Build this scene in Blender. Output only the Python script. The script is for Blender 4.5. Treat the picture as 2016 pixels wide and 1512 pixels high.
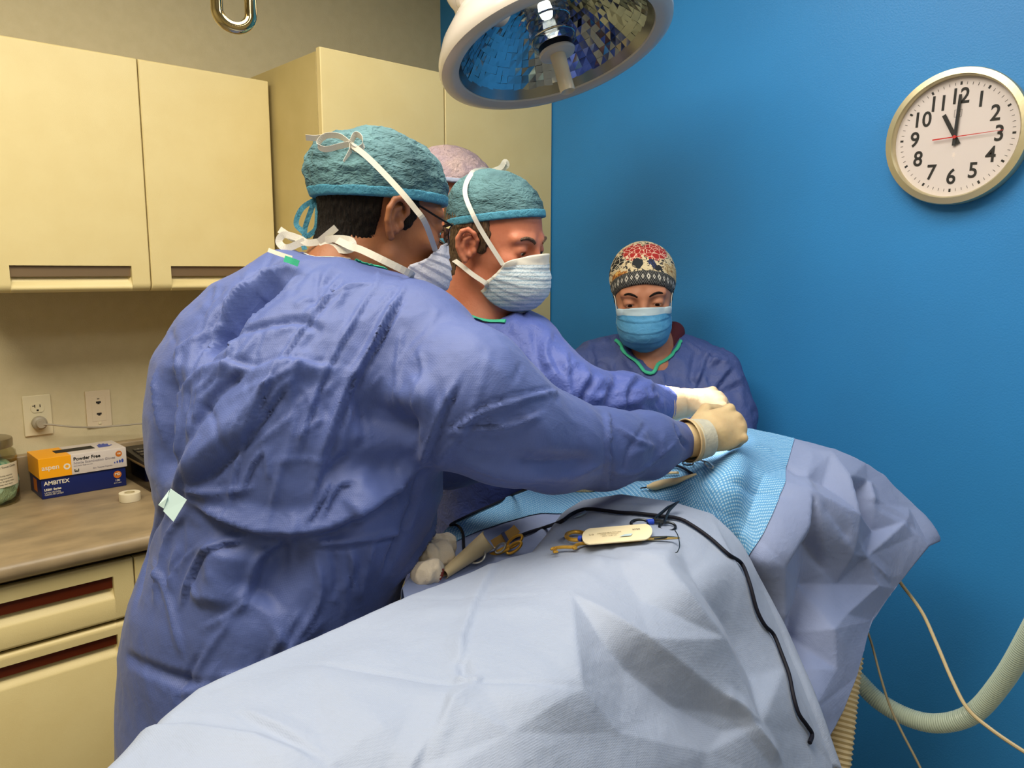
import bpy, bmesh, math, random
import numpy as np
from mathutils import Vector, Matrix, noise
from mathutils.bvhtree import BVHTree
for o in list(bpy.data.objects): bpy.data.objects.remove(o)
SC = bpy.context.scene; COL = SC.collection
# ---------------------------------------------------------------- camera
F = 1550.0; CX, CY = 1008.0, 756.0
TH = math.radians(8.1146); AZ = math.radians(47.2207)
CAM = Vector((0, 0, 1.52))
FW = Vector((math.cos(AZ)*math.cos(TH), math.sin(AZ)*math.cos(TH), -math.sin(TH)))
RT = Vector((math.sin(AZ), -math.cos(AZ), 0)); UP = RT.cross(FW)
cd = bpy.data.cameras.new('camera'); cam = bpy.data.objects.new('camera', cd); COL.objects.link(cam)
cam.matrix_world = Matrix.Translation(CAM) @ Matrix((RT, UP, -FW)).transposed().to_4x4()
cd.sensor_width = 36.0; cd.lens = 36.0*F/2016.0; cd.clip_start = 0.02
SC.camera = cam
def P(x, y, d): return CAM + d*(FW + RT*((x-CX)/F) - UP*((y-CY)/F))
# ---------------------------------------------------------------- light
SC.view_settings.view_transform = 'Standard'; SC.view_settings.look = 'None'
SC.view_settings.gamma = 1.0; SC.view_settings.use_curve_mapping = False
SC.view_settings.exposure = 0.0
w = bpy.data.worlds.new('world'); SC.world = w; w.use_nodes = True
w.node_tree.nodes['Background'].inputs[0].default_value = (0.8, 0.85, 1, 1)
w.node_tree.nodes['Background'].inputs[1].default_value = 0.05
def area(name, loc, tgt, sx, sy, power, col):
    l = bpy.data.lights.new(name, 'AREA'); l.shape = 'RECTANGLE'; l.size = sx; l.size_y = sy
    l.energy = power; l.color = col
    o = bpy.data.objects.new(name, l); COL.objects.link(o); o.location = loc
    o.rotation_euler = (Vector(tgt)-Vector(loc)).to_track_quat('-Z', 'Y').to_euler()
    return o
area('ceiling_panel_light', (0.40, 0.90, 2.68), (0.40, 0.90, 0), 1.8, 1.1, 47, (1.0, 0.93, 0.80))
area('ceiling_panel_light', (-0.35, 0.9, 2.68), (-0.35, 0.9, 0), 0.6, 1.2, 18, (1.0, 0.86, 0.62))
area('ceiling_panel_light', (-0.4, -0.9, 2.68), (-0.4, -0.9, 0), 1.2, 0.6, 10, (1.0, 0.94, 0.84))
area('ceiling_panel_light', (1.30, -0.55, 2.68), (1.30, -0.55, 0), 0.6, 0.6, 12, (1.0, 0.95, 0.88))
LAMP_C = Vector((1.314, 1.273, 1.999)); LAMP_N = Vector((0.048, -0.323, -0.945)).normalized()
sl = bpy.data.lights.new('surgical_beam', 'SPOT'); sl.energy = 150; sl.spot_size = math.radians(14); sl.spot_blend = 0.9
sl.shadow_soft_size = 0.02; sl.color = (1.0, 0.97, 0.92)
so = bpy.data.objects.new('surgical_beam', sl); COL.objects.link(so)
so.location = LAMP_C + LAMP_N*0.105; so.rotation_euler = (P(1348, 797, 1.60)-so.location).to_track_quat('-Z', 'Y').to_euler()
# ---------------------------------------------------------------- helpers
def pn(a): # many (x, y, d) -> numpy points
    a = np.asarray(a, float); f, r, u = (np.array(v) for v in (FW, RT, UP))
    return np.array(CAM) + a[:, 2:3]*(f + r*((a[:, 0:1]-CX)/F) - u*((a[:, 1:2]-CY)/F))
def onz(x, y, z):
    r = P(x, y, 1)-CAM; return CAM + r*((z-CAM.z)/r.z)
def ony(x, y, Y):
    r = P(x, y, 1)-CAM; return CAM + r*(Y/r.y)
def onx(x, y, X):
    r = P(x, y, 1)-CAM; return CAM + r*(X/r.x)
def lin(c):
    if isinstance(c, str): c = tuple(int(c[i:i+2], 16)/255 for i in (0, 2, 4))
    return tuple((v/12.92 if v <= 0.04045 else ((v+0.055)/1.055)**2.4) for v in c) + (1,)
MATS = {}
def mat(name, col, rough=0.5, metal=0.0, col2=None, nscale=8, bump=0, bscale=60, weave=0, wscale=400, trans=0, spec=0.5,
        sub=0, subcol=None, alpha=1, emit=None, estr=0, crumple=0, cscale=12, coat=0, ior=1.45, sheen=0, stretch=None, detail=4, c2lo=.35, c2hi=.65, transl=0):
    if name in MATS: return MATS[name]
    m = bpy.data.materials.new(name); m.use_nodes = True; nt = m.node_tree; b = nt.nodes['Principled BSDF']
    N = nt.nodes.new; L = nt.links.new
    b.inputs['Base Color'].default_value = lin(col); b.inputs['Roughness'].default_value = rough
    b.inputs['Metallic'].default_value = metal; b.inputs['Transmission Weight'].default_value = trans
    b.inputs['Specular IOR Level'].default_value = spec; b.inputs['Alpha'].default_value = alpha
    b.inputs['Coat Weight'].default_value = coat; b.inputs['IOR'].default_value = ior; b.inputs['Sheen Weight'].default_value = sheen
    if sub:
        b.inputs['Subsurface Weight'].default_value = sub; b.inputs['Subsurface Scale'].default_value = 0.01
        b.inputs['Subsurface Radius'].default_value = (1.0, 0.35, 0.2)
    if emit: b.inputs['Emission Color'].default_value = lin(emit); b.inputs['Emission Strength'].default_value = estr
    tc = N('ShaderNodeTexCoord'); src = tc.outputs['Object']
    if stretch:
        mp = N('ShaderNodeMapping'); mp.inputs['Scale'].default_value = stretch; L(src, mp.inputs['Vector']); src = mp.outputs['Vector']
    if col2:
        n = N('ShaderNodeTexNoise'); n.inputs['Scale'].default_value = nscale; n.inputs['Detail'].default_value = detail; L(src, n.inputs['Vector'])
        r = N('ShaderNodeValToRGB'); r.color_ramp.elements[0].position = c2lo; r.color_ramp.elements[1].position = c2hi
        r.color_ramp.elements[0].color = lin(col); r.color_ramp.elements[1].color = lin(col2)
        L(n.outputs['Fac'], r.inputs['Fac']); L(r.outputs['Color'], b.inputs['Base Color'])
    prev = None
    def addbump(hout, dist, strength=1.0):
        nonlocal prev
        bp = N('ShaderNodeBump'); bp.inputs['Distance'].default_value = dist; bp.inputs['Strength'].default_value = strength
        L(hout, bp.inputs['Height'])
        if prev is not None: L(prev, bp.inputs['Normal'])
        prev = bp.outputs['Normal']
    if crumple:
        for sc, k in ((cscale, 1.0), (cscale*2.7, 0.4)):
            nz = N('ShaderNodeTexNoise'); nz.inputs['Scale'].default_value = sc*0.8; L(src, nz.inputs['Vector'])
            mx = N('ShaderNodeMixRGB'); mx.inputs['Fac'].default_value = 0.12; L(src, mx.inputs['Color1']); L(nz.outputs['Color'], mx.inputs['Color2'])
            v = N('ShaderNodeTexVoronoi'); v.feature = 'F1'; v.inputs['Scale'].default_value = sc; L(mx.outputs['Color'], v.inputs['Vector'])
            addbump(v.outputs['Distance'], crumple*k)
    if bump:
        n = N('ShaderNodeTexNoise'); n.inputs['Scale'].default_value = bscale; n.inputs['Detail'].default_value = 5; L(src, n.inputs['Vector'])
        addbump(n.outputs['Fac'], bump)
    if weave:
        v = N('ShaderNodeTexVoronoi'); v.inputs['Scale'].default_value = wscale; v.inputs['Randomness'].default_value = 0.25; L(src, v.inputs['Vector'])
        addbump(v.outputs['Distance'], weave)
    if prev is not None: L(prev, b.inputs['Normal'])
    if transl:
        t = N('ShaderNodeBsdfTranslucent'); t.inputs['Color'].default_value = lin(col); ms = N('ShaderNodeMixShader'); ms.inputs[0].default_value = transl
        out = nt.nodes['Material Output']; L(b.outputs[0], ms.inputs[1]); L(t.outputs[0], ms.inputs[2]); L(ms.outputs[0], out.inputs['Surface'])
    MATS[name] = m; return m
def link(name, me, m=None, parent=None, smooth=False, loc=None):
    if m is not None:
        for k in (m if isinstance(m, (list, tuple)) else [m]): me.materials.append(k)
    if smooth: me.polygons.foreach_set('use_smooth', [True]*len(me.polygons))
    o = bpy.data.objects.new(name, me); COL.objects.link(o)
    if parent is not None: o.parent = parent
    if loc is not None: o.location = loc
    return o
def mesh(name, vs, fs, m=None, parent=None, smooth=False):
    me = bpy.data.meshes.new(name); me.from_pydata([tuple(v) for v in vs], [], [tuple(int(i) for i in f) for f in fs]); me.update()
    return link(name, me, m, parent, smooth)
def frombm(name, bm, m=None, parent=None, smooth=False):
    me = bpy.data.meshes.new(name); bm.normal_update(); bm.to_mesh(me); bm.free(); return link(name, me, m, parent, smooth)
def tag(o, label=None, cat=None, group=None, kind=None):
    if label: o['label'] = label
    if cat: o['category'] = cat
    if group: o['group'] = group
    if kind: o['kind'] = kind
    return o
def empty(name, loc, label, cat, group=None, rot=None):
    o = bpy.data.objects.new(name, None); COL.objects.link(o); o.location = loc; o.empty_display_size = 0.05
    if rot is not None: o.rotation_euler = rot
    return tag(o, label, cat, group)
class MB:
    """collects simple shapes into one mesh"""
    def __init__(s): s.v = []; s.f = []; s.mi = []; s.M = Matrix()
    def add(s, vs, fs, mi=0):
        n = len(s.v); s.v += [s.M @ Vector(v) for v in vs]; s.f += [tuple(i+n for i in f) for f in fs]; s.mi += [mi]*len(fs); return s
    def box(s, a, b, mi=0, bev=0):
        (x0, y0, z0), (x1, y1, z1) = a, b
        if bev:
            bm = bmesh.new(); bmesh.ops.create_cube(bm, size=1)
            for v in bm.verts: v.co = Vector(((x0+x1)/2+v.co.x*(x1-x0), (y0+y1)/2+v.co.y*(y1-y0), (z0+z1)/2+v.co.z*(z1-z0)))
            bmesh.ops.bevel(bm, geom=bm.edges[:], offset=bev, segments=3, profile=0.5, affect='EDGES')
            bm.verts.index_update(); s.add([v.co.copy() for v in bm.verts], [[v.index for v in f.verts] for f in bm.faces], mi); bm.free(); return s
        return s.add([(x0,y0,z0),(x1,y0,z0),(x1,y1,z0),(x0,y1,z0),(x0,y0,z1),(x1,y0,z1),(x1,y1,z1),(x0,y1,z1)],
                     [(0,3,2,1),(4,5,6,7),(0,1,5,4),(1,2,6,5),(2,3,7,6),(3,0,4,7)], mi)
    def lathe(s, prof, n=32, mi=0, close=False):
        vs = []; fs = []
        for (r, z) in prof:
            for k in range(n):
                a = 2*math.pi*k/n; vs.append((r*math.cos(a), r*math.sin(a), z))
        m = len(prof)
        for i in range(m-1 if not close else m):
            j = (i+1) % m
            for k in range(n):
                l = (k+1) % n; fs.append((i*n+k, i*n+l, j*n+l, j*n+k))
        return s.add(vs, fs, mi)
    def tube(s, pts, r, n=8, mi=0, closed=False, flat=1.0, upv=None, caps=True):
        pts = [Vector(p) for p in pts]; m = len(pts); vs = []; fs = []
        rr = r if isinstance(r, (list, tuple)) else [r]*m
        T = []
        for i in range(m):
            a = pts[(i-1) % m] if (closed or i > 0) else pts[i]; b = pts[(i+1) % m] if (closed or i < m-1) else pts[i]
            t = (b-a); T.append(t.normalized() if t.length > 1e-9 else Vector((0,0,1)))
        nrm = Vector(upv) if upv is not None else (Vector((0,0,1)) if abs(T[0].z) < .9 else Vector((1,0,0)))
        for i in range(m):
            if upv is not None: nrm = Vector(upv)
            nrm = (nrm - T[i]*nrm.dot(T[i])).normalized(); bi = T[i].cross(nrm)
            for k in range(n):
                a = 2*math.pi*k/n; vs.append(pts[i] + nrm*math.cos(a)*rr[i]*flat + bi*math.sin(a)*rr[i])
        for i in range(m if closed else m-1):
            j = (i+1) % m
            for k in range(n):
                l = (k+1) % n; fs.append((i*n+k, i*n+l, j*n+l, j*n+k))
        if caps and not closed: fs.append(tuple(range(n))[::-1]); fs.append(tuple((m-1)*n+k for k in range(n)))
        return s.add(vs, fs, mi)
    def disc(s, r, z=0, n=32, mi=0):
        return s.add([(r*math.cos(2*math.pi*k/n), r*math.sin(2*math.pi*k/n), z) for k in range(n)], [tuple(range(n))], mi)
    def build(s, name, m, parent=None, smooth=False):
        me = bpy.data.meshes.new(name); me.from_pydata([tuple(v) for v in s.v], [], s.f); me.update()
        bm = bmesh.new(); bm.from_mesh(me); bmesh.ops.recalc_face_normals(bm, faces=bm.faces); bm.to_mesh(me); bm.free()
        me.polygons.foreach_set('material_index', s.mi)
        o = link(name, me, m, parent, smooth)
        if smooth:
            for p in me.polygons: p.use_smooth = True
            try: me.set_sharp_from_angle(angle=math.radians(38))
            except Exception: pass
        return o
def spline(pts, n=8, closed=False):
    """Catmull-Rom through the points"""
    p = [Vector(q) for q in pts]; m = len(p); out = []
    for i in range(m if closed else m-1):
        a = p[(i-1) % m] if (closed or i > 0) else p[0]*2-p[1]; b = p[i]; c = p[(i+1) % m]; d = p[(i+2) % m] if (closed or i < m-2) else p[-1]*2-p[-2]
        for k in range(n):
            t = k/n; out.append(0.5*((2*b)+(c-a)*t+(2*a-5*b+4*c-d)*t*t+(3*b-a-3*c+d)*t*t*t))
    if not closed: out.append(p[-1])
    return out
def text(body, size, m, parent, M, align='CENTER', ext=0.0004, name='lettering', bold=0, sx=1, valign='CENTER'):
    c = bpy.data.curves.new(name, 'FONT'); c.body = body; c.size = size; c.align_x = align; c.align_y = valign; c.extrude = ext; c.offset = bold; c.resolution_u = 4
    t = bpy.data.objects.new(name, c); COL.objects.link(t)
    dg = bpy.context.evaluated_depsgraph_get(); me = bpy.data.meshes.new_from_object(t.evaluated_get(dg)); bpy.data.objects.remove(t)
    me.transform(M @ Matrix.Diagonal((sx, 1, 1, 1))); me.materials.clear()
    return link(name, me, m, parent)
def frame(o, x, z):
    """matrix with local x, local z given; origin o"""
    x = Vector(x).normalized(); z = Vector(z).normalized(); y = z.cross(x).normalized(); x = y.cross(z)
    return Matrix.Translation(Vector(o)) @ Matrix((x, y, z)).transposed().to_4x4()
# ================================================================ the room
YB, XB, ZC, XL, YF = 2.5, 1.943, 2.75, -1.9, -2.2
M_cream_wall = mat('wall_paint_cream', 'cfc3a0', 0.8, col2='cabe9a', nscale=30, bump=0.0006, bscale=300)
M_blue_wall = mat('wall_paint_blue', '3287cc', 0.42, col2='3283c6', nscale=3, bump=0.0005, bscale=260, spec=.35)
M_ceil = mat('ceiling_tile', 'd8d4c8', 0.9, bump=0.001, bscale=400)
M_floor = mat('vinyl_floor', '8f8a80', 0.5, col2='7d786f', nscale=14)
def slab(name, a, b, m):
    return tag(MB().box(a, b).build(name, m), kind='structure')
slab('floor', (XL, YF, -0.1), (XB+.1, YB+.1, 0), M_floor)
slab('ceiling', (XL, YF, ZC), (XB+.1, YB+.1, ZC+.1), M_ceil)
slab('wall_back', (XL, YB, 0), (XB, YB+.1, ZC), M_cream_wall)
slab('wall_right', (XB, YF, 0), (XB+.1, YB+.1, ZC), M_blue_wall)
slab('wall_left', (XL-.1, YF, 0), (XL, YB+.1, ZC), M_cream_wall)
slab('wall_front', (XL, YF-.1, 0), (XB+.1, YF, ZC), M_cream_wall)
slab('baseboard_right', (XB-.012, YF, 0), (XB, 1.9, .1), mat('vinyl_base', '4a4a4c', .6))

# ---------------------------------------------------------------- cabinets
M_lam = mat('laminate_cream', 'dccb94', 0.42, col2='d9c78f', nscale=12, bump=0.0003, bscale=500)
M_side = mat('laminate_side', 'bfae78', 0.45, col2='b9a871', nscale=10)
M_inside = mat('cabinet_shadow_gap', '2e2616', 0.9)
M_strip = mat('handle_strip_metal', '8d7658', 0.42, 0.6)
M_strip2 = mat('handle_strip_brown', '5b2208', 0.35, coat=.3)
def front_panel(name, x0, x1, z0, z1, Y, parent, rec=None, strip=M_strip, rtop=0.0, rbot=0.0, T=0.02, m=None):
    """door or drawer front lying in the plane y = Y, with a scooped pull: rec = (x0, x1, top, strip bottom, scoop bottom)"""
    zs = [z0]; 
    def od(z):
        d = 0.0
        for r, e in ((rbot, z-z0), (rtop, z1-z)):
            if r and e < r: d = max(d, r-math.sqrt(max(0, r*r-(r-e)**2)))
        return min(d, T)
    for k in range(1, 7):
        if rbot: zs.append(z0+rbot*(1-math.cos(k*math.pi/12)))
    if rec:
        ra, rb, rt, rs, rc = rec
        zs += [rc+(rs-rc)*k/7 for k in range(8)] + [rt-0.0005, rt]
    for k in range(6, 0, -1):
        if rtop: zs.append(z1-rtop*(1-math.cos(k*math.pi/12)))
    zs.append(z1); zs = sorted(set(round(z, 6) for z in zs))
    def idd(z):
        if not rec: return od(z)
        if z >= rt or z <= rc: return od(z)
        if z > rs: return 0.016
        t = (z-rc)/(rs-rc); return od(z)*(1-t)+0.017*math.sin(t*math.pi/2)**1.3
    b = MB(); e = 0.0022
    xs = [(x0, e), (x0+e, 0)] + ([(ra, 0), (ra, 1), (ra+.006, 2), (rb-.006, 2), (rb, 1), (rb, 0)] if rec else []) + [(x1-e, 0), (x1, e)]
    vs = []
    for (x, k) in xs:
        for z in zs:
            if k == 2: d = idd(z)
            elif k == 1: d = idd(z)*0.55
            else: d = min(od(z)+k, T)
            vs.append((x, Y+d, z))
    n = len(zs); fs = []
    for i in range(len(xs)-1):
        for j in range(n-1): fs.append((i*n+j, (i+1)*n+j, (i+1)*n+j+1, i*n+j+1))
    b.add(vs, fs)
    # sides, top, bottom and back
    o0, o1 = 0, (len(xs)-1)*n; bv = [(x0, Y+T, z0), (x1, Y+T, z0), (x1, Y+T, z1), (x0, Y+T, z1)]; base = len(vs)
    b.v += [Vector(v) for v in bv]
    b.f += [tuple([o0+j for j in range(n)]+[base+3, base]), tuple([o1+j for j in range(n)][::-1]+[base+1, base+2]),
            tuple([i*n for i in range(len(xs))][::-1]+[base, base+1]), tuple([i*n+n-1 for i in range(len(xs))]+[base+2, base+3]), (base, base+3, base+2, base+1)]
    b.mi += [0]*5
    o = b.build(name, m or M_lam, parent, True)
    if rec:
        MB().box((ra+.001, Y+.0075, rs), (rb-.001, Y+.0155, rt-.0012), bev=.0006).build('handle', strip, o)
    return o
UF, UB, UT = 2.17, 1.47, 2.053
def wall_cab(x0, x1, label):
    t = empty('wall_cabinet', ((x0+x1)/2, YB, UB), label, 'cabinet'); t.location = (0, 0, 0)
    MB().box((x0, UF+.022, UB+.004), (x1, YB-.001, UT), bev=.001).build('cabinet_body', M_side, t)
    return t
# the two doors read as one cabinet over the sockets
wc = wall_cab(0.352, 1.072, 'cream wall cabinet with two doors and recessed pulls above the sockets')
front_panel('door', 0.353, 0.7185, UB, UT, UF, wc, (0.402, 0.673, 1.535, 1.508, 1.478), rtop=.006, rbot=.02)
front_panel('door', 0.7215, 1.071, UB, UT, UF, wc, (0.772, 1.035, 1.535, 1.508, 1.478), rtop=.006, rbot=.02)
# tall cabinet in the corner
TF = 1.9
tc_ = empty('tall_cabinet', (0, 0, 0), 'tall cream cabinet with two doors in the corner by the blue wall', 'cabinet')
MB().box((1.084, TF+.024, 0.001), (XB-.003, YB-.001, 2.088), bev=.001).build('cabinet_body', M_side, tc_)
front_panel('door', 1.0835, 1.487, 0.1, 2.095, TF, tc_, rtop=.003, rbot=.003, m=M_lam)
front_panel('door', 1.491, XB-.004, 0.1, 2.095, TF, tc_, rtop=.003, rbot=.003, m=M_lam)
# base cabinets
BF = 1.885
def base_cab(x0, x1, ra, rb, label):
    t = empty('base_cabinet', (0, 0, 0), label, 'cabinet')
    MB().box((x0, BF+.022, .1), (x1, YB-.001, .875), bev=.001).box((x0+.02, BF+.08, 0.0), (x1-.02, YB-.02, .1)).build('cabinet_body', M_inside, t)
    front_panel('drawer', x0+.0015, x1-.0015, .7225, .862, BF, t, (ra, rb, .829, .800, .773), M_strip2, .004, .008)
    front_panel('door', x0+.0015, x1-.0015, .115, .7155, BF, t, (ra, rb, .689, .663, .635), M_strip2, .012, .004)
base_cab(0.02, 0.546, 0.07, 0.50, 'cream base cabinet with a drawer and brown pulls, under the glove boxes')
base_cab(0.546, 1.07, 0.60, 1.02, 'cream base cabinet mostly hidden behind the blue gown of the first surgeon')
M_top = mat('worktop_laminate', 'a08c6c', 0.34, col2='84745a', nscale=9, detail=8, stretch=(1, 1.8, 1), bump=.0002, bscale=300)
CT = 0.918; prof = [(YB-.0015, .876), (1.875, .876)]
for k in range(9): 
    a = -math.pi/2 - k*math.pi/8*1.0; prof.append((1.878+.0205*math.cos(a), CT-.0205+.0205*math.sin(a)))
prof += [(YB-.026, CT)]
for k in range(5): a = math.pi - k*math.pi/8; prof.append((YB-.016+.006*math.cos(a)-.004, CT+.094+.006*math.sin(a)))
prof += [(YB-.0015, CT+.1)]
x0, x1 = .015, 1.074; n = len(prof)
ct = MB().add([(x0, y, z) for y, z in prof]+[(x1, y, z) for y, z in prof], [(i, (i+1) % n, (i+1) % n+n, i+n) for i in range(n)]+[tuple(range(n))[::-1], tuple(range(n, 2*n))]).build('worktop', M_top, None, True)
tag(ct, 'mottled brown laminate worktop with raised back edge along the cream wall', 'worktop')

# ---------------------------------------------------------------- sockets
M_plate = mat('plate_ivory', 'd9cfae', 0.4); M_plate2 = mat('plate_pinkish', 'd6c6aa', 0.45); M_dark = mat('socket_dark', '1d1714', 0.6)
so1 = empty('wall_socket', (0.4995, YB, 1.122), 'ivory duplex power socket on the cream wall with a grey plug in it', 'socket')
MB().box((-.035, -.0065, -.057), (.035, 0, .057), bev=.0022).build('cover_plate', M_plate, so1)
for dz in (.022, -.020):
    b = MB(); pts = []
    for k in range(28):
        a = 2*math.pi*k/28; pts.append((.0172*math.cos(a), max(-.0135, min(.0135, .0172*math.sin(a)))+dz))
    b.add([(x, -.0085, z) for x, z in pts]+[(x, -.005, z) for x, z in pts], [tuple(range(28))]+[(i, (i+1) % 28, (i+1) % 28+28, i+28) for i in range(28)])
    r_ = b.build('receptacle', M_plate, so1)
    MB().box((-.0075, -.0090, dz+.001), (-.0052, -.008, dz+.009)).box((-.0125, -.0090, dz+.0045), (-.0075, -.008, dz+.0065)).box((.0055, -.0090, dz+.001), (.0076, -.008, dz+.0085)).box((-.0027, -.0090, dz-.0095), (.0027, -.008, dz-.005), bev=.0004).build('slot', M_dark, r_)
so2 = empty('network_socket', (0.656, YB, 1.122), 'ivory data socket plate with two square ports on the cream wall', 'socket')
MB().box((-.0335, -.007, -.054), (.0335, 0, .054), bev=.0012).box((-.019, -.0078, -.036), (.019, -.0065, .036), bev=.0004).build('cover_plate', M_plate2, so2)
for dz in (.018, -.016):
    MB().add([(-.0065, -.0082, dz+.0045), (.0065, -.0082, dz+.0045), (.0065, -.0082, dz-.001), (.003, -.0082, dz-.001), (.003, -.0082, dz-.004), (-.003, -.0082, dz-.004), (-.003, -.0082, dz-.001), (-.0065, -.0082, dz-.001),
              (-.0065, -.0075, dz+.0045), (.0065, -.0075, dz+.0045), (.0065, -.0075, dz-.001), (.003, -.0075, dz-.001), (.003, -.0075, dz-.004), (-.003, -.0075, dz-.004), (-.003, -.0075, dz-.001), (-.0065, -.0075, dz-.001)],
             [tuple(range(8))]+[(i, (i+1) % 8, (i+1) % 8+8, i+8) for i in range(8)]).build('port', M_dark, so2)
MB().box((-.003, -.0085, .029), (.003, -.0075, .031)).build('port_mark', M_dark, so2)
MB().box((-.004, -.0095, -.045), (.004, -.0065, -.039), bev=.0005).build('release_tab', M_plate, so2)
# plug and cord
M_grey = mat('plug_grey', '9d9481', 0.45)
pl = empty('power_cord', (0.4995, YB-.009, 1.102), 'grey round plug and cord plugged into the duplex power socket', 'cord')
b = MB(); b.M = Matrix.Rotation(math.radians(90), 4, 'X')
b.lathe([(0, 0), (.0185, 0), (.019, .003), (.0185, .016), (.0155, .019), (.0125, .02), (.0125, .031), (.011, .033), (0, .033)], 32).build('plug', M_grey, pl, True)
p0 = Vector((0, -.030, -.001)); q = lambda x, y, Y: ony(x, y, Y)-pl.location
MB().tube(spline([p0, q(100, 836, 2.455), q(140, 840, 2.45), q(190, 841, 2.46), q(245, 837, 2.45), q(300, 833, 2.44), q(360, 838, 2.42), q(420, 880, 2.40), q(430, 905, 2.38)], 8), .0026, 8).build('cord', M_grey, pl, True)
# ================================================================ implicit surfaces for bodies and cloth
def A3(v): return np.array(tuple(v), float)
def s_ell(c, r, R=None):
    c = A3(c); r = A3(r)
    def f(p):
        q = p-c
        if R is not None: q = q @ R
        k0 = np.linalg.norm(q/r, axis=1); k1 = np.linalg.norm(q/(r*r), axis=1)+1e-9
        return k0*(k0-1)/k1
    return f
def s_cap(a, b, ra, rb):
    a = A3(a); b = A3(b); ab = b-a; L = ab @ ab + 1e-12
    def f(p):
        t = np.clip(((p-a) @ ab)/L, 0, 1); return np.linalg.norm(p-a-t[:, None]*ab, axis=1)-(ra+(rb-ra)*t)
    return f
def s_chain(pts, k=0.0):
    """pts = [(point, radius), ...]"""
    fs = [s_cap(pts[i][0], pts[i+1][0], pts[i][1], pts[i+1][1]) for i in range(len(pts)-1)]
    return s_un(fs, k)
def smin(a, b, k):
    if k <= 0: return np.minimum(a, b)
    h = np.clip(0.5+0.5*(b-a)/k, 0, 1); return b*(1-h)+a*h-k*h*(1-h)
def s_un(fs, k=0.0):
    def f(p):
        d = fs[0](p)
        for g in fs[1:]: d = smin(d, g(p), k)
        return d
    return f
def s_sub(f0, g0, k=0.0): return lambda p: -smin(-f0(p), g0(p), k)
def s_int(f0, g0, k=0.0): return lambda p: -smin(-f0(p), -g0(p), k)
def s_plane(n, d):
    n = A3(n); n = n/np.linalg.norm(n); return lambda p: p @ n - d
def s_off(f0, r): return lambda p: f0(p)-r
def s_xf(f0, M):
    Mi = np.array(M.inverted()); return lambda p: f0(p @ Mi[:3, :3].T + Mi[:3, 3])
def s_loft(rows):
    """rows = [(z, cx, cy, a, b)] horizontal ellipses, a along the camera's right, b along its forward"""
    rows = sorted(rows); Z = np.array([r[0] for r in rows]); V = np.array([r[1:] for r in rows])
    ex = np.array([RT.x, RT.y]); ey = np.array([math.cos(AZ), math.sin(AZ)])
    def f(p):
        z = p[:, 2]; zc = np.clip(z, Z[0], Z[-1]); c = [np.interp(zc, Z, V[:, i]) for i in range(4)]
        q = p[:, :2]-np.stack([c[0], c[1]], 1); u = q @ ex; v = q @ ey
        k0 = np.sqrt((u/c[2])**2+(v/c[3])**2); k1 = np.sqrt((u/c[2]**2)**2+(v/c[3]**2)**2)+1e-9
        d = k0*(k0-1)/k1; dz = np.maximum(np.maximum(Z[0]-z, z-Z[-1]), 0)
        dz0 = np.maximum(Z[0]-z, z-Z[-1])
        return np.where(dz0 > 0, np.sqrt(np.maximum(d, 0)**2+dz**2), np.maximum(d, dz0))
    return f
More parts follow.
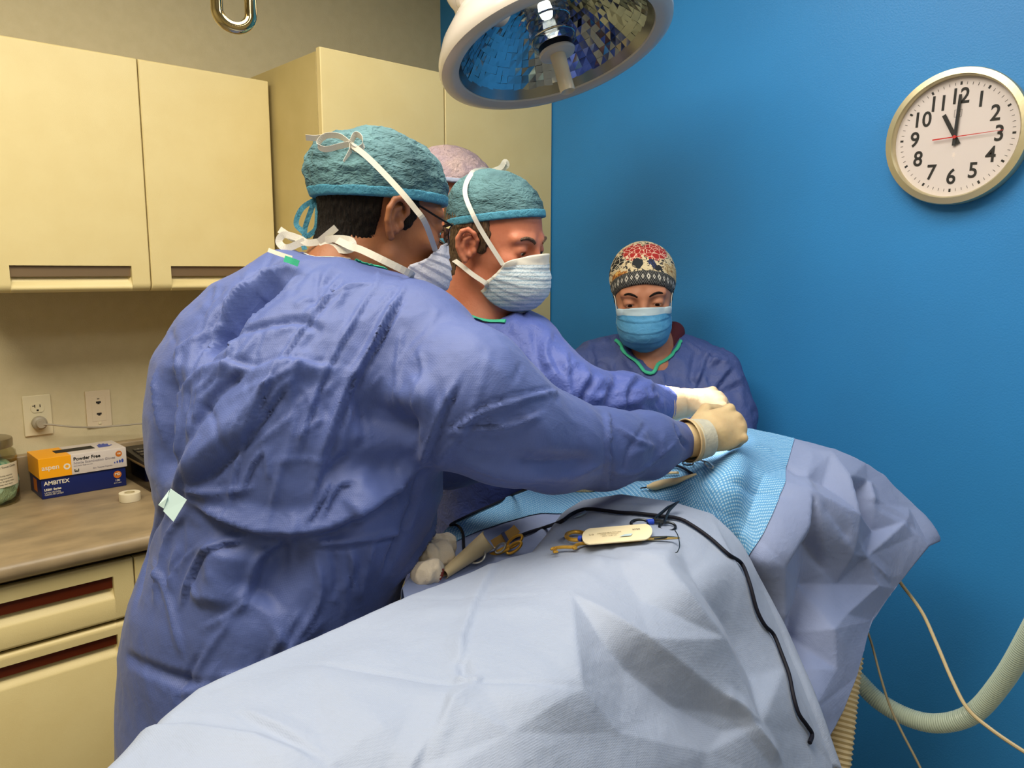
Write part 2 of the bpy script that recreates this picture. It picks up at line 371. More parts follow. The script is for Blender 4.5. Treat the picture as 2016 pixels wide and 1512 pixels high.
def surfnet(f, lo, hi, h):
    lo = A3(lo); hi = A3(hi); n = np.maximum(3, np.ceil((hi-lo)/h).astype(int)+1)
    # coarse pass, then only the blocks near the surface
    B = 8; nb = (n+B-1)//B; n = nb*B+1
    cc = np.stack(np.meshgrid(*[lo[i]+(np.arange(nb[i])+.5)*B*h for i in range(3)], indexing='ij'), -1).reshape(-1, 3)
    dc = f(cc); near = (np.abs(dc) < B*h*1.6).reshape(nb)
    G = np.where(np.repeat(np.repeat(np.repeat(dc.reshape(nb) > 0, B, 0), B, 1), B, 2), 1.0, -1.0)
    G = np.pad(G, ((0, 1),)*3, mode='edge')
    m = np.repeat(np.repeat(np.repeat(near, B, 0), B, 1), B, 2); m = np.pad(m, ((0, 1),)*3, mode='edge')
    m2 = m.copy()
    for ax in range(3): m2 |= np.roll(m2, 1, ax)
    I = np.argwhere(m2)
    for s in range(0, len(I), 400000):
        q = I[s:s+400000]; G[q[:, 0], q[:, 1], q[:, 2]] = f(lo+q*h)
    ins = G < 0
    c = sum(ins[a:a-1 or None, b:b-1 or None, d:d-1 or None].astype(np.int8) for a in (0, 1) for b in (0, 1) for d in (0, 1))
    act = (c > 0) & (c < 8); idx = -np.ones(act.shape, int); C_ = np.argwhere(act); idx[act] = np.arange(len(C_))
    acc = np.zeros((len(C_), 3)); cnt = np.zeros(len(C_))
    cor = [(a, b, d) for a in (0, 1) for b in (0, 1) for d in (0, 1)]
    g = {k: G[C_[:, 0]+k[0], C_[:, 1]+k[1], C_[:, 2]+k[2]] for k in cor}
    for i in cor:
        for ax in range(3):
            if i[ax] == 0:
                j = list(i); j[ax] = 1; j = tuple(j); a, b = g[i], g[j]; x = (a < 0) != (b < 0)
                t = np.where(x, a/np.where(x, a-b, 1), 0); p = np.array(i, float)+np.outer(t, np.eye(3)[ax])
                acc[x] += p[x]; cnt[x] += 1
    V = lo+(C_+acc/cnt[:, None])*h
    Fs = []
    for ax in range(3):
        u, v = (ax+1) % 3, (ax+2) % 3
        sl0 = [slice(None)]*3; sl1 = [slice(None)]*3; sl0[ax] = slice(0, -1); sl1[ax] = slice(1, None)
        e = ins[tuple(sl0)] != ins[tuple(sl1)]; E = np.argwhere(e); E = E[(E[:, u] > 0) & (E[:, v] > 0) & (E[:, u] < G.shape[u]-1) & (E[:, v] < G.shape[v]-1)]
        if not len(E): continue
        flip = ins[E[:, 0], E[:, 1], E[:, 2]]
        du = np.eye(3, dtype=int)[u]; dv = np.eye(3, dtype=int)[v]
        q = [idx[tuple((E-o).T)] for o in (0*du, du, du+dv, dv)]; q = np.stack(q, 1)
        q[~flip] = q[~flip][:, ::-1]; Fs.append(q)
    Fq = np.concatenate(Fs); return V, Fq[(Fq >= 0).all(1)]
def s_norm(f, V, e=1e-3):
    g = np.stack([f(V+e*np.eye(3)[i])-f(V-e*np.eye(3)[i]) for i in range(3)], 1); return g/(np.linalg.norm(g, axis=1)[:, None]+1e-9)
def vnorm(V, Fq):
    n = np.zeros_like(V); a = V[Fq[:, 0]]; b = V[Fq[:, 1]]; c = V[Fq[:, 2]]; d = V[Fq[:, 3]]
    fn = np.cross(c-a, d-b)
    for k in range(4): np.add.at(n, Fq[:, k], fn)
    return n/(np.linalg.norm(n, axis=1)[:, None]+1e-12)
def lapl(V, Fq, it=1, w=.5, mask=None):
    for _ in range(it):
        s = np.zeros_like(V); c = np.zeros(len(V))
        for k in range(4):
            a, b = Fq[:, k], Fq[:, (k+1) % 4]; np.add.at(s, a, V[b]); np.add.at(s, b, V[a]); np.add.at(c, a, 1); np.add.at(c, b, 1)
        m = s/np.maximum(c, 1)[:, None]; V = V+(m-V)*(w if mask is None else (w*mask)[:, None])
    return V
def quickmesh(name, V, Fq, m=None, parent=None, smooth=True):
    me = bpy.data.meshes.new(name); me.vertices.add(len(V)); me.vertices.foreach_set('co', np.asarray(V, np.float32).ravel())
    Fq = np.asarray(Fq); k = Fq.shape[1]
    me.loops.add(len(Fq)*k); me.loops.foreach_set('vertex_index', Fq.ravel().astype(np.int32))
    me.polygons.add(len(Fq)); me.polygons.foreach_set('loop_start', np.arange(0, len(Fq)*k, k, dtype=np.int32))
    me.polygons.foreach_set('loop_total', np.full(len(Fq), k, dtype=np.int32)); me.update(calc_edges=True); me.validate()
    return link(name, me, m, parent, smooth)
def blob(name, f, lo, hi, h, m, parent, sm=1, post=None):
    V, Q = surfnet(f, lo, hi, h); V = lapl(V, Q, sm, .5) if sm else V
    if post: V = post(V, Q)
    return quickmesh(name, V, Q, m, parent)
# ---- value noise in numpy
_rs = np.random.RandomState(5); _tab = _rs.rand(4096)
def vnoise(p):
    i = np.floor(p).astype(np.int64); fr = p-i; fr = fr*fr*(3-2*fr)
    def hsh(a, b, c): return _tab[((a*73856093) ^ (b*19349663) ^ (c*83492791)) & 4095]
    o = 0
    for a in (0, 1):
        for b in (0, 1):
            for c in (0, 1):
                w_ = (fr[:, 0] if a else 1-fr[:, 0])*(fr[:, 1] if b else 1-fr[:, 1])*(fr[:, 2] if c else 1-fr[:, 2])
                o = o+w_*hsh(i[:, 0]+a, i[:, 1]+b, i[:, 2]+c)
    return o*2-1
def ridged(p, octv=3):
    s = 0; a = 1.0; t = 0
    for k in range(octv):
        q = p*(2.03**k)+k*17.3; s = s+a*(1-2*np.abs(vnoise(q))**.8); t += a; a *= .5
    return s/t
def fbm(p, octv=3):
    s = 0; a = 1.0
    for k in range(octv): s = s+a*vnoise(p*(2.1**k)+k*9.7); a *= .5
    return s
# ---- fold strokes: (kind, width m, height m, [points on the surface])
def stroke_disp(V, N, strokes):
    D = np.zeros(len(V))
    for kind, wd, amp, pts in strokes:
        pts = np.array([tuple(p) for p in pts]); lo = pts.min(0)-3*wd; hi = pts.max(0)+3*wd
        sel = np.where(((V > lo) & (V < hi)).all(1))[0]
        if not len(sel): continue
        p = V[sel]; nn = N[sel]; best = np.full(len(p), 1e9); sg = np.zeros(len(p)); ar = np.zeros(len(p))
        L = np.r_[0, np.cumsum(np.linalg.norm(np.diff(pts, axis=0), axis=1))]; tot = L[-1]+1e-9
        for i in range(len(pts)-1):
            a = pts[i]; ab = pts[i+1]-a; t = np.clip(((p-a) @ ab)/(ab @ ab+1e-12), 0, 1); q = p-a-t[:, None]*ab
            d = np.linalg.norm(q, axis=1); u = d < best; best[u] = d[u]; ar[u] = ((L[i]+t*(L[i+1]-L[i]))/tot)[u]
            sd = np.einsum('ij,ij->i', np.cross(ab, nn), q); sg[u] = np.sign(sd)[u]
        fade = np.clip(np.minimum(ar, 1-ar)*5+.15, 0, 1); t = best/wd
        if kind == 'r': h = np.clip(1-t, 0, 1)**1.3
        elif kind == 'v': h = -np.clip(1-t, 0, 1)**1.3
        elif kind == 'b': h = np.exp(-t*t*2.5)
        elif kind == 'B': h = -np.exp(-t*t*2.5)
        else:  # 's': crest that falls away sharply on one side
            h = np.where(sg > 0, np.clip(1-t, 0, 1)**1.2, np.clip(1-t*2.8, 0, 1)-.4*np.clip(1-np.abs(t-.5)/.4, 0, 1))
        D[sel] += amp*fade*h
    return D
def hit(bvh, x, y):
    r = (P(x, y, 1)-CAM).normalized(); q = bvh.ray_cast(CAM, r)
    return q[0]
def small_creases(n, box, ang, spread, ln, seed, wd=.009, amp=.0026):
    R = random.Random(seed); out = []
    for _ in range(n):
        x, y = R.uniform(box[0], box[2]), R.uniform(box[1], box[3]); a = math.radians(R.gauss(ang, spread)); l = R.uniform(.4, 1.3)*ln; k = R.uniform(-.35, .35); p = [(x, y)]
        for i in range(3): p.append((p[-1][0]+math.cos(a)*l/3, p[-1][1]-math.sin(a)*l/3)); a += k
        out.append((R.choice('rrsv'), wd*R.uniform(.8, 1.5), amp*R.uniform(.5, 1.3), p))
    return out
def strokes_on(V, Q, L):
    """fold lines read off the photograph, laid onto the surface in space"""
    b = BVHTree.FromPolygons([tuple(v) for v in V], [tuple(int(i) for i in q) for q in Q]); out = []
    for kind, wd, amp, pp in L:
        pts = []
        for i in range(len(pp)-1):
            for k in range(4):
                t = k/4; x = pp[i][0]*(1-t)+pp[i+1][0]*t; y = pp[i][1]*(1-t)+pp[i+1][1]*t; h = hit(b, x, y)
                if h is not None: pts.append(h)
        h = hit(b, *pp[-1])
        if h is not None: pts.append(h)
        for _ in range(3): pts = [pts[0]]+[(pts[i-1]+pts[i]*2+pts[i+1])/4 for i in range(1, len(pts)-1)]+[pts[-1]] if len(pts) > 2 else pts
        if len(pts) > 1: out.append((kind, wd, amp, pts))
    return out
# ================================================================ people
M_skin1 = mat('skin_olive', '9a6340', 0.5, sub=.12, col2='90593a', nscale=26, bump=.0004, bscale=180)
M_skin2 = mat('skin_ruddy', 'cf8566', 0.48, sub=.12, col2='c27355', nscale=22, bump=.0004, bscale=180)
M_skin3 = mat('skin_light', 'b98062', 0.5, sub=.12, col2='ad7356', nscale=22, bump=.0002, bscale=180)
M_hair1 = mat('hair_black', '0a0706', 0.6, spec=.2, col2='1c1511', nscale=6, bump=.0025, bscale=9, stretch=(60, 60, 9))
M_hair2 = mat('hair_brown', '3a2a1c', 0.5, col2='6a523a', nscale=6, bump=.002, bscale=9, stretch=(60, 60, 9))
M_eye = mat('eye_white', 'd9cfc6', .2); M_iris = mat('iris_brown', '2a1810', .15)
M_gown = mat('gown_blue', '4b5c96', 0.55, col2='42538e', nscale=5, crumple=.0016, cscale=11, weave=.00025, wscale=520, sheen=.1)
M_gown2 = mat('gown_blue_two', '4a5ca6', 0.55, col2='42549c', nscale=5, crumple=.0022, cscale=18, weave=.0002, wscale=520, sheen=.15)
M_gown3 = mat('gown_slate', '43538c', 0.6, col2='3b4a80', nscale=5, crumple=.0025, cscale=16, weave=.0002, wscale=520)
M_trim = mat('trim_green', '35b089', 0.6, bump=.0004, bscale=900)
M_cap = mat('cap_teal', '32525a', 0.8, col2='587f86', nscale=9, crumple=.005, cscale=20, detail=8, bump=.0006, bscale=220, stretch=(1, 1, 1.8))
M_capband = mat('cap_band', '4690ac', 0.65, crumple=.0012, cscale=60)
M_bouf = mat('bouffant', 'cdb4b2', 0.8, col2='b8a3ae', nscale=30, crumple=.003, cscale=45)
M_white = mat('mask_tie_white', 'dcd8cc', 0.7, bump=.0003, bscale=900)
M_mask1 = mat('mask_white', 'd9d8e4', 0.7, crumple=.001, cscale=50)
M_glove = mat('latex_glove', 'd2bb9a', 0.42, col2='cdb08c', nscale=30, bump=.0006, bscale=120, sub=.1)
M_shoe = mat('shoe_dark', '22242a', .6)
M_trouser = mat('scrub_navy', '1a2144', .8)
def s_ear(s):
    """ear on side s (+1 left, -1 right) in head space"""
    def E(x, o, z): return (-.006+x, s*(.071+o), -.012+z)
    rim = [E(.012, .004, .002), E(.016, .008, .014), E(.010, .014, .026), E(-.002, .018, .031), E(-.013, .021, .025), E(-.019, .022, .010), E(-.017, .019, -.007), E(-.010, .014, -.021), E(-.003, .009, -.029)]
    rr = [.003, .0042, .0046, .0048, .005, .005, .0048, .0048, .0062]
    helix = s_chain([(p, r) for p, r in zip(rim, rr)], .002)
    anti = s_chain([(E(.002, .011, .018), .0035), (E(-.008, .014, .010), .0042), (E(-.009, .013, -.004), .0042), (E(-.002, .009, -.016), .004), (E(.006, .006, -.018), .004)], .002)
    tragus = s_ell(E(.011, .005, -.008), (.005, .005, .007))
    R = np.array(Matrix.Rotation(s*math.radians(-27), 3, 'Z'))
    disc = s_ell(E(-.003, .007, .001), (.017, .0045, .029), R)
    base = s_un([disc, s_ell(E(.0, .0, .0), (.012, .010, .022))], .006)
    base = s_sub(base, s_ell(E(.002, .014, -.004), (.009, .008, .011)), .003)
    return s_un([base, helix, anti, tragus], .003)
def s_head(ears=True, lids=.35):
    skull = s_ell((-.012, 0, .034), (.099, .0765, .093)); face = s_ell((.034, 0, -.028), (.060, .060, .088))
    f = s_un([skull, face], .03)
    f = s_un([f, s_ell((.050, 0, -.088), (.040, .043, .030)), s_ell((.080, 0, -.107), (.018, .022, .015))], .028)
    f = s_un([f, s_cap((.004, .050, -.070), (.06, .032, -.100), .014, .012), s_cap((.004, -.050, -.070), (.06, -.032, -.100), .014, .012)], .022)
    f = s_un([f, s_ell((.064, .043, -.026), (.020, .018, .015)), s_ell((.064, -.043, -.026), (.020, .018, .015))], .018)
    f = s_un([f, s_cap((.086, .016, .020), (.074, .048, .020), .0095, .008), s_cap((.086, -.016, .020), (.074, -.048, .020), .0095, .008)], .014)
    for s in (1, -1): f = s_sub(f, s_ell((.1, s*.033, -.002), (.017, .019, .012)), .012)
    f = s_un([f, s_cap((.088, 0, .012), (.108, 0, -.030), .0065, .0105)], .012)
    f = s_un([f, s_ell((.100, .013, -.036), (.010, .0075, .008)), s_ell((.100, -.013, -.036), (.010, .0075, .008))], .006)
    f = s_un([f, s_ell((.091, 0, -.063), (.010, .024, .006)), s_ell((.089, 0, -.073), (.010, .020, .006))], .006)
    for s in (1, -1):
        lid = s_ell((.0765, s*.033, -.001), (.0148, .0165, .0142)); lid = s_sub(lid, s_ell((.094, s*.033, -.0055), (.012, .0125, .0032)), .0015)
        f = s_un([f, lid], .004)
    if ears:
        for s in (1, -1): f = s_un([f, s_ear(s)], .004)
    return f
def facing(org, yaw, pitch, roll=0):
    return Matrix.Translation(org) @ Matrix.Rotation(math.radians(yaw), 4, 'Z') @ Matrix.Rotation(math.radians(-pitch), 4, 'Y') @ Matrix.Rotation(math.radians(roll), 4, 'X')
def headparts(H, root, body, skin, iris_down=True):
    """eyeballs and lashes as parts of the body"""
    for s in (1, -1):
        b = MB(); b.M = H @ Matrix.Translation((.0765, s*.033, -.001))
        b.lathe([(.0132*math.sin(a*math.pi/10)+1e-5, .0132*math.cos(a*math.pi/10)) for a in range(11)], 20)
        e = b.build('eyeball', M_eye, root, True)
        b = MB(); b.M = H @ Matrix.Translation((.0765, s*.033, -.001)) @ Matrix.Rotation(math.radians(90+26), 4, 'Y')
        b.lathe([(1e-5, .0136)]+[(.0136*math.sin(a*.45/4), .0136*math.cos(a*.45/4)) for a in range(1, 5)], 16).build('iris', M_iris, e, True)
def brow(H, root, m, s, r=.0032, lift=0):
    pts = [H @ Vector(p) for p in [(.0945, s*.014, .017+lift), (.0935, s*.024, .0225+lift), (.088, s*.036, .0245+lift), (.079, s*.048, .019+lift)]]
    MB().tube(spline(pts, 5), [r*.8*(1-.0*k)+.0 for k in range(15)]+[r*.3], 7, flat=.8).build('eyebrow', m, root, True)
def ribbon(name, pts, wd, m, parent, upv=None, th=.0006, seg=6, snap=None, off=.0035):
    """flat strip along a smooth path; pts may carry their own width side vectors"""
    pp = spline(pts, seg)
    for b in snap or []:
        q2 = []
        for p in pp:
            q, nn, _, d = b.find_nearest(p)
            if q is not None and ((p-q).dot(nn) < off): p = q+nn*off
            q2.append(p)
        pp = q2
    if snap:
        for _ in range(2): pp = [pp[0]]+[(pp[i-1]+pp[i]*2+pp[i+1])/4 for i in range(1, len(pp)-1)]+[pp[-1]]
    n = len(pp); vs = []; fs = []; side = None
    for i in range(n):
        t = (pp[min(i+1, n-1)]-pp[max(i-1, 0)]).normalized()
        if upv is None: s_ = t.cross((CAM-pp[i]).normalized())
        else: s_ = Vector(upv[min(int(i*len(upv)/n), len(upv)-1)]) if isinstance(upv[0], (tuple, list, Vector)) else Vector(upv)
        s_ = (s_-t*s_.dot(t)).normalized(); nn = t.cross(s_)
        for a, b_ in ((-1, -1), (1, -1), (1, 1), (-1, 1)): vs.append(pp[i]+s_*a*wd/2+nn*b_*th/2)
    for i in range(n-1):
        for k in range(4): l = (k+1) % 4; fs.append((i*4+k, i*4+l, (i+1)*4+l, (i+1)*4+k))
    fs += [(0, 1, 2, 3), tuple((n-1)*4+k for k in (3, 2, 1, 0))]
    return mesh(name, vs, fs, m, parent, False)
def bvh_of(*obs):
    vs = []; fs = []
    for o in obs:
        n = len(vs); vs += [v.co.copy() for v in o.data.vertices]; fs += [tuple(i+n for i in p.vertices) for p in o.data.polygons]
    return BVHTree.FromPolygons(vs, fs)
def s_hand(H, curl=(50, 60, 40), side=1, spread=4, thumb=(.3, .5)):
    """hand space: x to the finger tips, y to the thumb side, z out of the back of the hand"""
    parts = [s_ell((.045, 0, 0), (.050, .040, .0155)), s_cap((-.01, .0, 0), (.03, .0, 0), .026, .024)]
    f = s_un(parts, .02)
    for i in range(4):
        y = (.030, .010, -.010, -.029)[i]; L = ((.040, .025, .019), (.044, .028, .020), (.041, .026, .020), (.033, .020, .018))[i]
        r = (.0092, .0094, .0090, .0080)[i]; a = 0; p = Vector((.082-abs(i-1.2)*.004, y, .001)); pts = [(Vector((.05, y*.8, 0)), r*1.1), (p.copy(), r*1.08)]
        for j in range(3):
            a += math.radians(curl[j]+(i-1)*spread); p = p+Vector((math.cos(a)*L[j], 0, -math.sin(a)*L[j])); pts.append((p.copy(), r*(.97-.07*j)))
        f = s_un([f, s_chain(pts, .002)], .0035)
    t0 = Vector((.012, .026, -.006)); t1 = Vector((.045, .048, -.022)); t2 = t1+Vector((.030, -.004, -.018)); t3 = t2+Vector((.022, -.012, -.010))
    f = s_un([f, s_chain([(t0, .016), (t1, .012), (t2, .0105), (t3, .009)], .003)], .008)
    if side < 0:
        g = f; f = lambda p: g(p*np.array([1, -1, 1]))
    return s_xf(f, H)
def bb(pts, pad):
    a = np.array([tuple(p) for p in pts]); return a.min(0)-pad, a.max(0)+pad
def row(y, xl, xr, d, b):
    c = P((xl+xr)/2, y, d); return (c.z, c.x, c.y, (xr-xl)/2*d/F, b)
def trouser_legs(c, yaw, base_z=.85):
    """hips, legs and feet under the gown, as one implicit shape"""
    u = Vector((math.cos(math.radians(yaw)), math.sin(math.radians(yaw)), 0)); v = Vector((-u.y, u.x, 0)); c = Vector((c[0], c[1], 0)); fs = []
    for s in (1, -1):
        h = c+v*s*.095; fs.append(s_chain([(h+Vector((0, 0, base_z)), .095), (h+u*.02+Vector((0, 0, .48)), .062), (h+Vector((0, 0, .09)), .042)], .02))
        fs.append(s_chain([(h-u*.03+Vector((0, 0, .045)), .042), (h+u*.15+Vector((0, 0, .032)), .032)], .02))
    return s_un(fs, .03)
def cloth_post(f, strokes, rid=.004, rsc=9, st=(1, 1, .45), fine=.0015, wf=1.0):
    def post(V, Q):
        N = vnorm(V, Q); D = stroke_disp(V, N, strokes_on(V, Q, [(k, w_*(1.1 if k in 'bB' else wf), a*(1.5 if k in 'bB' else 1.15), p_) for k, w_, a, p_ in strokes])) if strokes else 0
        diag = V @ np.array([[.85, .30, 0], [-.30, .85, 0], [.45, .1, .35]]); p = diag*np.array([1, 1, .8]); p = p+.03*np.stack([vnoise(V*7), vnoise(V*7+31), vnoise(V*7+57)], 1)
        D = D+rid*ridged(p*rsc, 3)+fine*ridged(p*rsc*3.3+9, 2)
        return V+N*np.asarray(D)[:, None]
    return post

# ---------------------------------------------------------------- first surgeon, back to the camera, at the table
def person(org, label, group=None):
    return empty('person', (org[0], org[1], 0), label, 'person', group)
def place(o, root):
    """keep world coordinates while parented to the thing's base"""
    M = o.matrix_basis.copy(); o.parent = root; o.matrix_parent_inverse = Matrix.Translation(root.location).inverted(); return o
def sub_place(root):
    for c in list(root.children): c.matrix_parent_inverse = Matrix.Translation(root.location).inverted()

H1 = facing(P(754, 424, 1.27), -13, -14)
p1c = P(560, 1300, 1.22)
S1 = person((p1c.x, p1c.y), 'person in blue surgical gown seen from behind, glasses, teal cap, arm reaching to the patient')
hd = s_xf(s_head(), H1); neck_b = P(655, 575, 1.24)
neck1 = s_cap(H1 @ Vector((-.03, 0, -.045)), neck_b, .058, .066)
neck1b = s_cap(H1 @ Vector((.01, 0, -.07)), P(700, 590, 1.27), .045, .06)
body1 = s_un([hd, s_un([neck1, neck1b], .02)], .02)
torso1 = s_un([s_chain([(neck_b, .06), (P(600, 800, 1.26), .13), (P(560, 1100, 1.25), .12)], .08), trouser_legs(P(560, 1300, 1.22), -11, .80)], .06)
rows1 = [row(520, 560, 730, 1.24, .085), row(560, 430, 840, 1.24, .13), row(620, 366, 905, 1.23, .165), row(700, 318, 900, 1.22, .185), row(800, 305, 880, 1.21, .19),
         row(900, 310, 868, 1.21, .185), row(975, 326, 868, 1.21, .175), row(1060, 310, 836, 1.21, .18), row(1150, 280, 790, 1.21, .19), row(1250, 262, 770, 1.21, .195),
         row(1400, 256, 760, 1.21, .20), row(1512, 258, 760, 1.21, .20)]
zb = rows1[-1]; rows1.append((.30, zb[1], zb[2], zb[3]*1.02, zb[4]))
arm1 = s_chain([(P(842, 715, 1.16), .088), (P(915, 785, 1.12), .098), (P(1000, 840, 1.14), .080), (P(1090, 872, 1.19), .068), (P(1190, 884, 1.27), .060), (P(1270, 876, 1.34), .051), (P(1332, 868, 1.40), .034)], .03)
arm1L = s_chain([(P(540, 700, 1.38), .07), (P(680, 860, 1.36), .065), (P(880, 895, 1.34), .05), (P(1010, 893, 1.33), .042)], .03)
gown1 = s_un([s_loft(rows1), arm1, s_cap(P(560, 600, 1.22), P(800, 655, 1.18), .075, .075), s_cap(P(620, 600, 1.3), P(470, 670, 1.33), .075, .075)], .05)
gown1 = s_un([gown1, arm1L], .04)
gown1 = s_sub(gown1, s_cap(P(668, 555, 1.25), H1 @ Vector((0, 0, 0)), .072, .080), .012)
Z1 = lambda X, Y: (240+X/1.989, 440+Y/1.989)
def zs(*a): return [Z1(*q) for q in a]
ST1 = [
 ('B', .03, .018, zs((640, 200), (520, 300), (400, 400), (330, 500))), ('v', .012, .008, zs((680, 175), (560, 260), (430, 390), (320, 560))),
 ('B', .022, .016, zs((650, 165), (500, 290), (360, 410), (305, 560))), ('s', .03, .012, zs((290, 575), (330, 430), (470, 255), (560, 190), (680, 150))),
 ('r', .014, .007, zs((420, 400), (540, 330), (700, 200))), ('v', .02, .008, zs((400, 440), (560, 400), (700, 370), (790, 430))),
 ('s', .03, .006, zs((290, 580), (400, 545), (520, 590), (640, 545), (760, 570), (860, 570))),
 ('r', .012, .006, zs((400, 540), (440, 470), (390, 420))),
 ('b', .03, .012, zs((220, 1010), (330, 900), (480, 760), (620, 600), (760, 540))),
 ('v', .016, .008, zs((200, 1000), (300, 780), (400, 640), (540, 560))), ('v', .02, .009, zs((250, 1040), (380, 980), (520, 830), (640, 640))),
 ('r', .012, .006, zs((240, 1040), (340, 1045), (430, 1050), (520, 1030))), ('v', .018, .007, zs((260, 1070), (350, 1090), (440, 1110))),
 ('s', .05, .016, zs((1180, 945), (1090, 1020), (1000, 1075), (900, 1130), (800, 1185), (700, 1200), (560, 1200), (430, 1150), (330, 1105), (250, 1065))),
 ('s', .018, .007, zs((1110, 250), (1040, 380), (960, 520), (880, 620), (830, 760), (780, 900), (740, 990))),
 ('s', .02, .008, zs((1085, 290), (1010, 440), (900, 640), (850, 760), (760, 1010), (740, 1120))),
 ('s', .015, .005, zs((990, 250), (900, 400), (830, 520), (770, 640), (720, 790), (670, 960))),
 ('s', .012, .005, zs((860, 200), (780, 330), (700, 420), (620, 560), (560, 680))),
 ('r', .010, .005, zs((1000, 235), (900, 240), (820, 280), (700, 380))),
 ('s', .014, .006, zs((680, 610), (610, 680), (540, 780), (480, 830))), ('s', .012, .005, zs((620, 570), (560, 700), (480, 830), (440, 990), (430, 1160))),
 ('r', .010, .004, zs((740, 630), (690, 760), (640, 900), (600, 1040), (570, 1190))), ('s', .012, .006, zs((560, 880), (500, 960), (480, 1040))),
 ('B', .045, .016, zs((900, 760), (1010, 740), (1160, 830))), ('b', .035, .010, zs((1000, 690), (1120, 700), (1240, 660))),
 ('b', .03, .010, zs((900, 1010), (960, 1060), (880, 1120))), ('B', .035, .010, zs((760, 960), (900, 940), (1050, 960), (1150, 930))),
 ('s', .02, .009, zs((1320, 610), (1260, 720), (1215, 830), (1180, 945))),
 ('s', .014, .006, zs((820, 1000), (780, 1080), (720, 1170))), ('s', .014, .006, zs((960, 1000), (840, 1010), (780, 1150))),
 ('B', .03, .014, zs((205, 560), (175, 750), (165, 900), (190, 1020))), ('r', .014, .008, zs((230, 480), (205, 640), (215, 800), (205, 960))), ('r', .012, .007, zs((140, 560), (135, 760), (160, 930))),
 ('v', .012, .006, zs((265, 620), (250, 760), (230, 900))), ('r', .010, .004, zs((320, 640), (290, 780), (250, 920))),
 ('v', .02, .010, zs((180, 1100), (120, 1200), (90, 1330), (60, 1500))), ('r', .014, .007, zs((260, 1110), (180, 1230), (150, 1380), (130, 1500))),
 ('s', .02, .009, zs((500, 1230), (350, 1260), (290, 1360), (240, 1500))), ('s', .018, .008, zs((660, 1240), (540, 1290), (500, 1400), (470, 1510))),
 ('B', .045, .018, zs((640, 1230), (620, 1350), (520, 1500))), ('b', .04, .012, zs((420, 1250), (380, 1380), (350, 1510))),
 ('s', .02, .008, zs((1120, 1200), (980, 1230), (820, 1260), (700, 1240))), ('r', .012, .005, zs((990, 1210), (960, 1330), (930, 1480))),
 ('v', .02, .010, zs((1190, 960), (1150, 1060), (1100, 1200), (1010, 1380))), ('s', .02, .010, zs((1300, 1010), (1240, 1140), (1160, 1270), (1060, 1420))),
 ('s', .016, .007, [(868, 868), (900, 835), (960, 800), (1060, 775), (1110, 770)]), ('s', .014, .006, [(865, 845), (940, 845), (1010, 835), (1070, 810)]),
 ('r', .014, .006, [(860, 920), (880, 880), (920, 840), (965, 690)]), ('s', .02, .009, [(1196, 815), (1192, 870), (1195, 960)]),
 ('r', .01, .005, [(1210, 840), (1250, 870), (1290, 880)]), ('v', .01, .005, [(1220, 930), (1235, 880), (1270, 835)]), ('r', .010, .005, [(1195, 925), (1240, 935), (1300, 900), (1340, 855)]),
 ('v', .012, .006, [(1325, 835), (1335, 865), (1352, 880)]), ('B', .02, .007, [(1000, 900), (1090, 915), (1170, 905)]), ('b', .02, .006, [(900, 905), (1000, 930), (1130, 940)]),
 ('v', .02, .01, [(250, 1290), (330, 1330), (400, 1350)]), ('r', .014, .006, [(300, 1100), (330, 1150), (360, 1290)]), ('r', .012, .006, [(560, 1230), (520, 1330), (430, 1330)]),
 ('r', .012, .006, [(620, 1090), (640, 1180), (560, 1290)]),
]
ST1 += small_creases(80, (320, 560, 860, 1000), 62, 22, 110, 3, .012, .0032)+small_creases(26, (260, 1060, 760, 1420), 75, 30, 110, 5, .013, .0036)+small_creases(22, (870, 700, 1320, 950), 20, 45, 70, 8, .011, .003)
lo, hi = bb([P(240, 480, 1.3), P(240, 900, .95), P(900, 480, 1.5), P(1370, 860, 1.45), P(1010, 890, 1.4), (p1c.x-.3, p1c.y-.3, .28), (p1c.x+.3, p1c.y+.35, .3)], .07)
gw = blob('surgical_gown', gown1, lo, hi, .0050, M_gown, S1, 2, cloth_post(gown1, ST1, .0036, 9, (1, 1, .5), .0014, .62))

def make_body(root, fh, bh, fl, bl, skin, hh=.0026, hl=.012):
    V, Q = surfnet(fh, *bh, hh); V = lapl(V, Q, 1, .4); V2, Q2 = surfnet(fl, *bl, hl); V2 = lapl(V2, Q2, 1, .5)
    o = quickmesh('body', np.concatenate([V, V2]), np.concatenate([Q, Q2+len(V)]), [skin, M_trouser, M_shoe], root)
    z = V2[Q2].mean(1)[:, 2]; mi = np.r_[np.zeros(len(Q), int), np.where(z < .075, 2, 1)].astype(np.int32)
    if len(mi) == len(o.data.polygons): o.data.polygons.foreach_set('material_index', mi)
    return o
make_body(S1, body1, bb([H1 @ Vector((.13, 0, .15)), H1 @ Vector((-.12, .1, .1)), H1 @ Vector((0, -.1, -.1)), neck_b-Vector((.02, 0, .02))], .05), torso1,
          bb([(p1c.x-.28, p1c.y-.3, 0), (p1c.x+.3, p1c.y+.3, .3), neck_b], .08), M_skin1)
headparts(H1, S1, None, M_skin1)
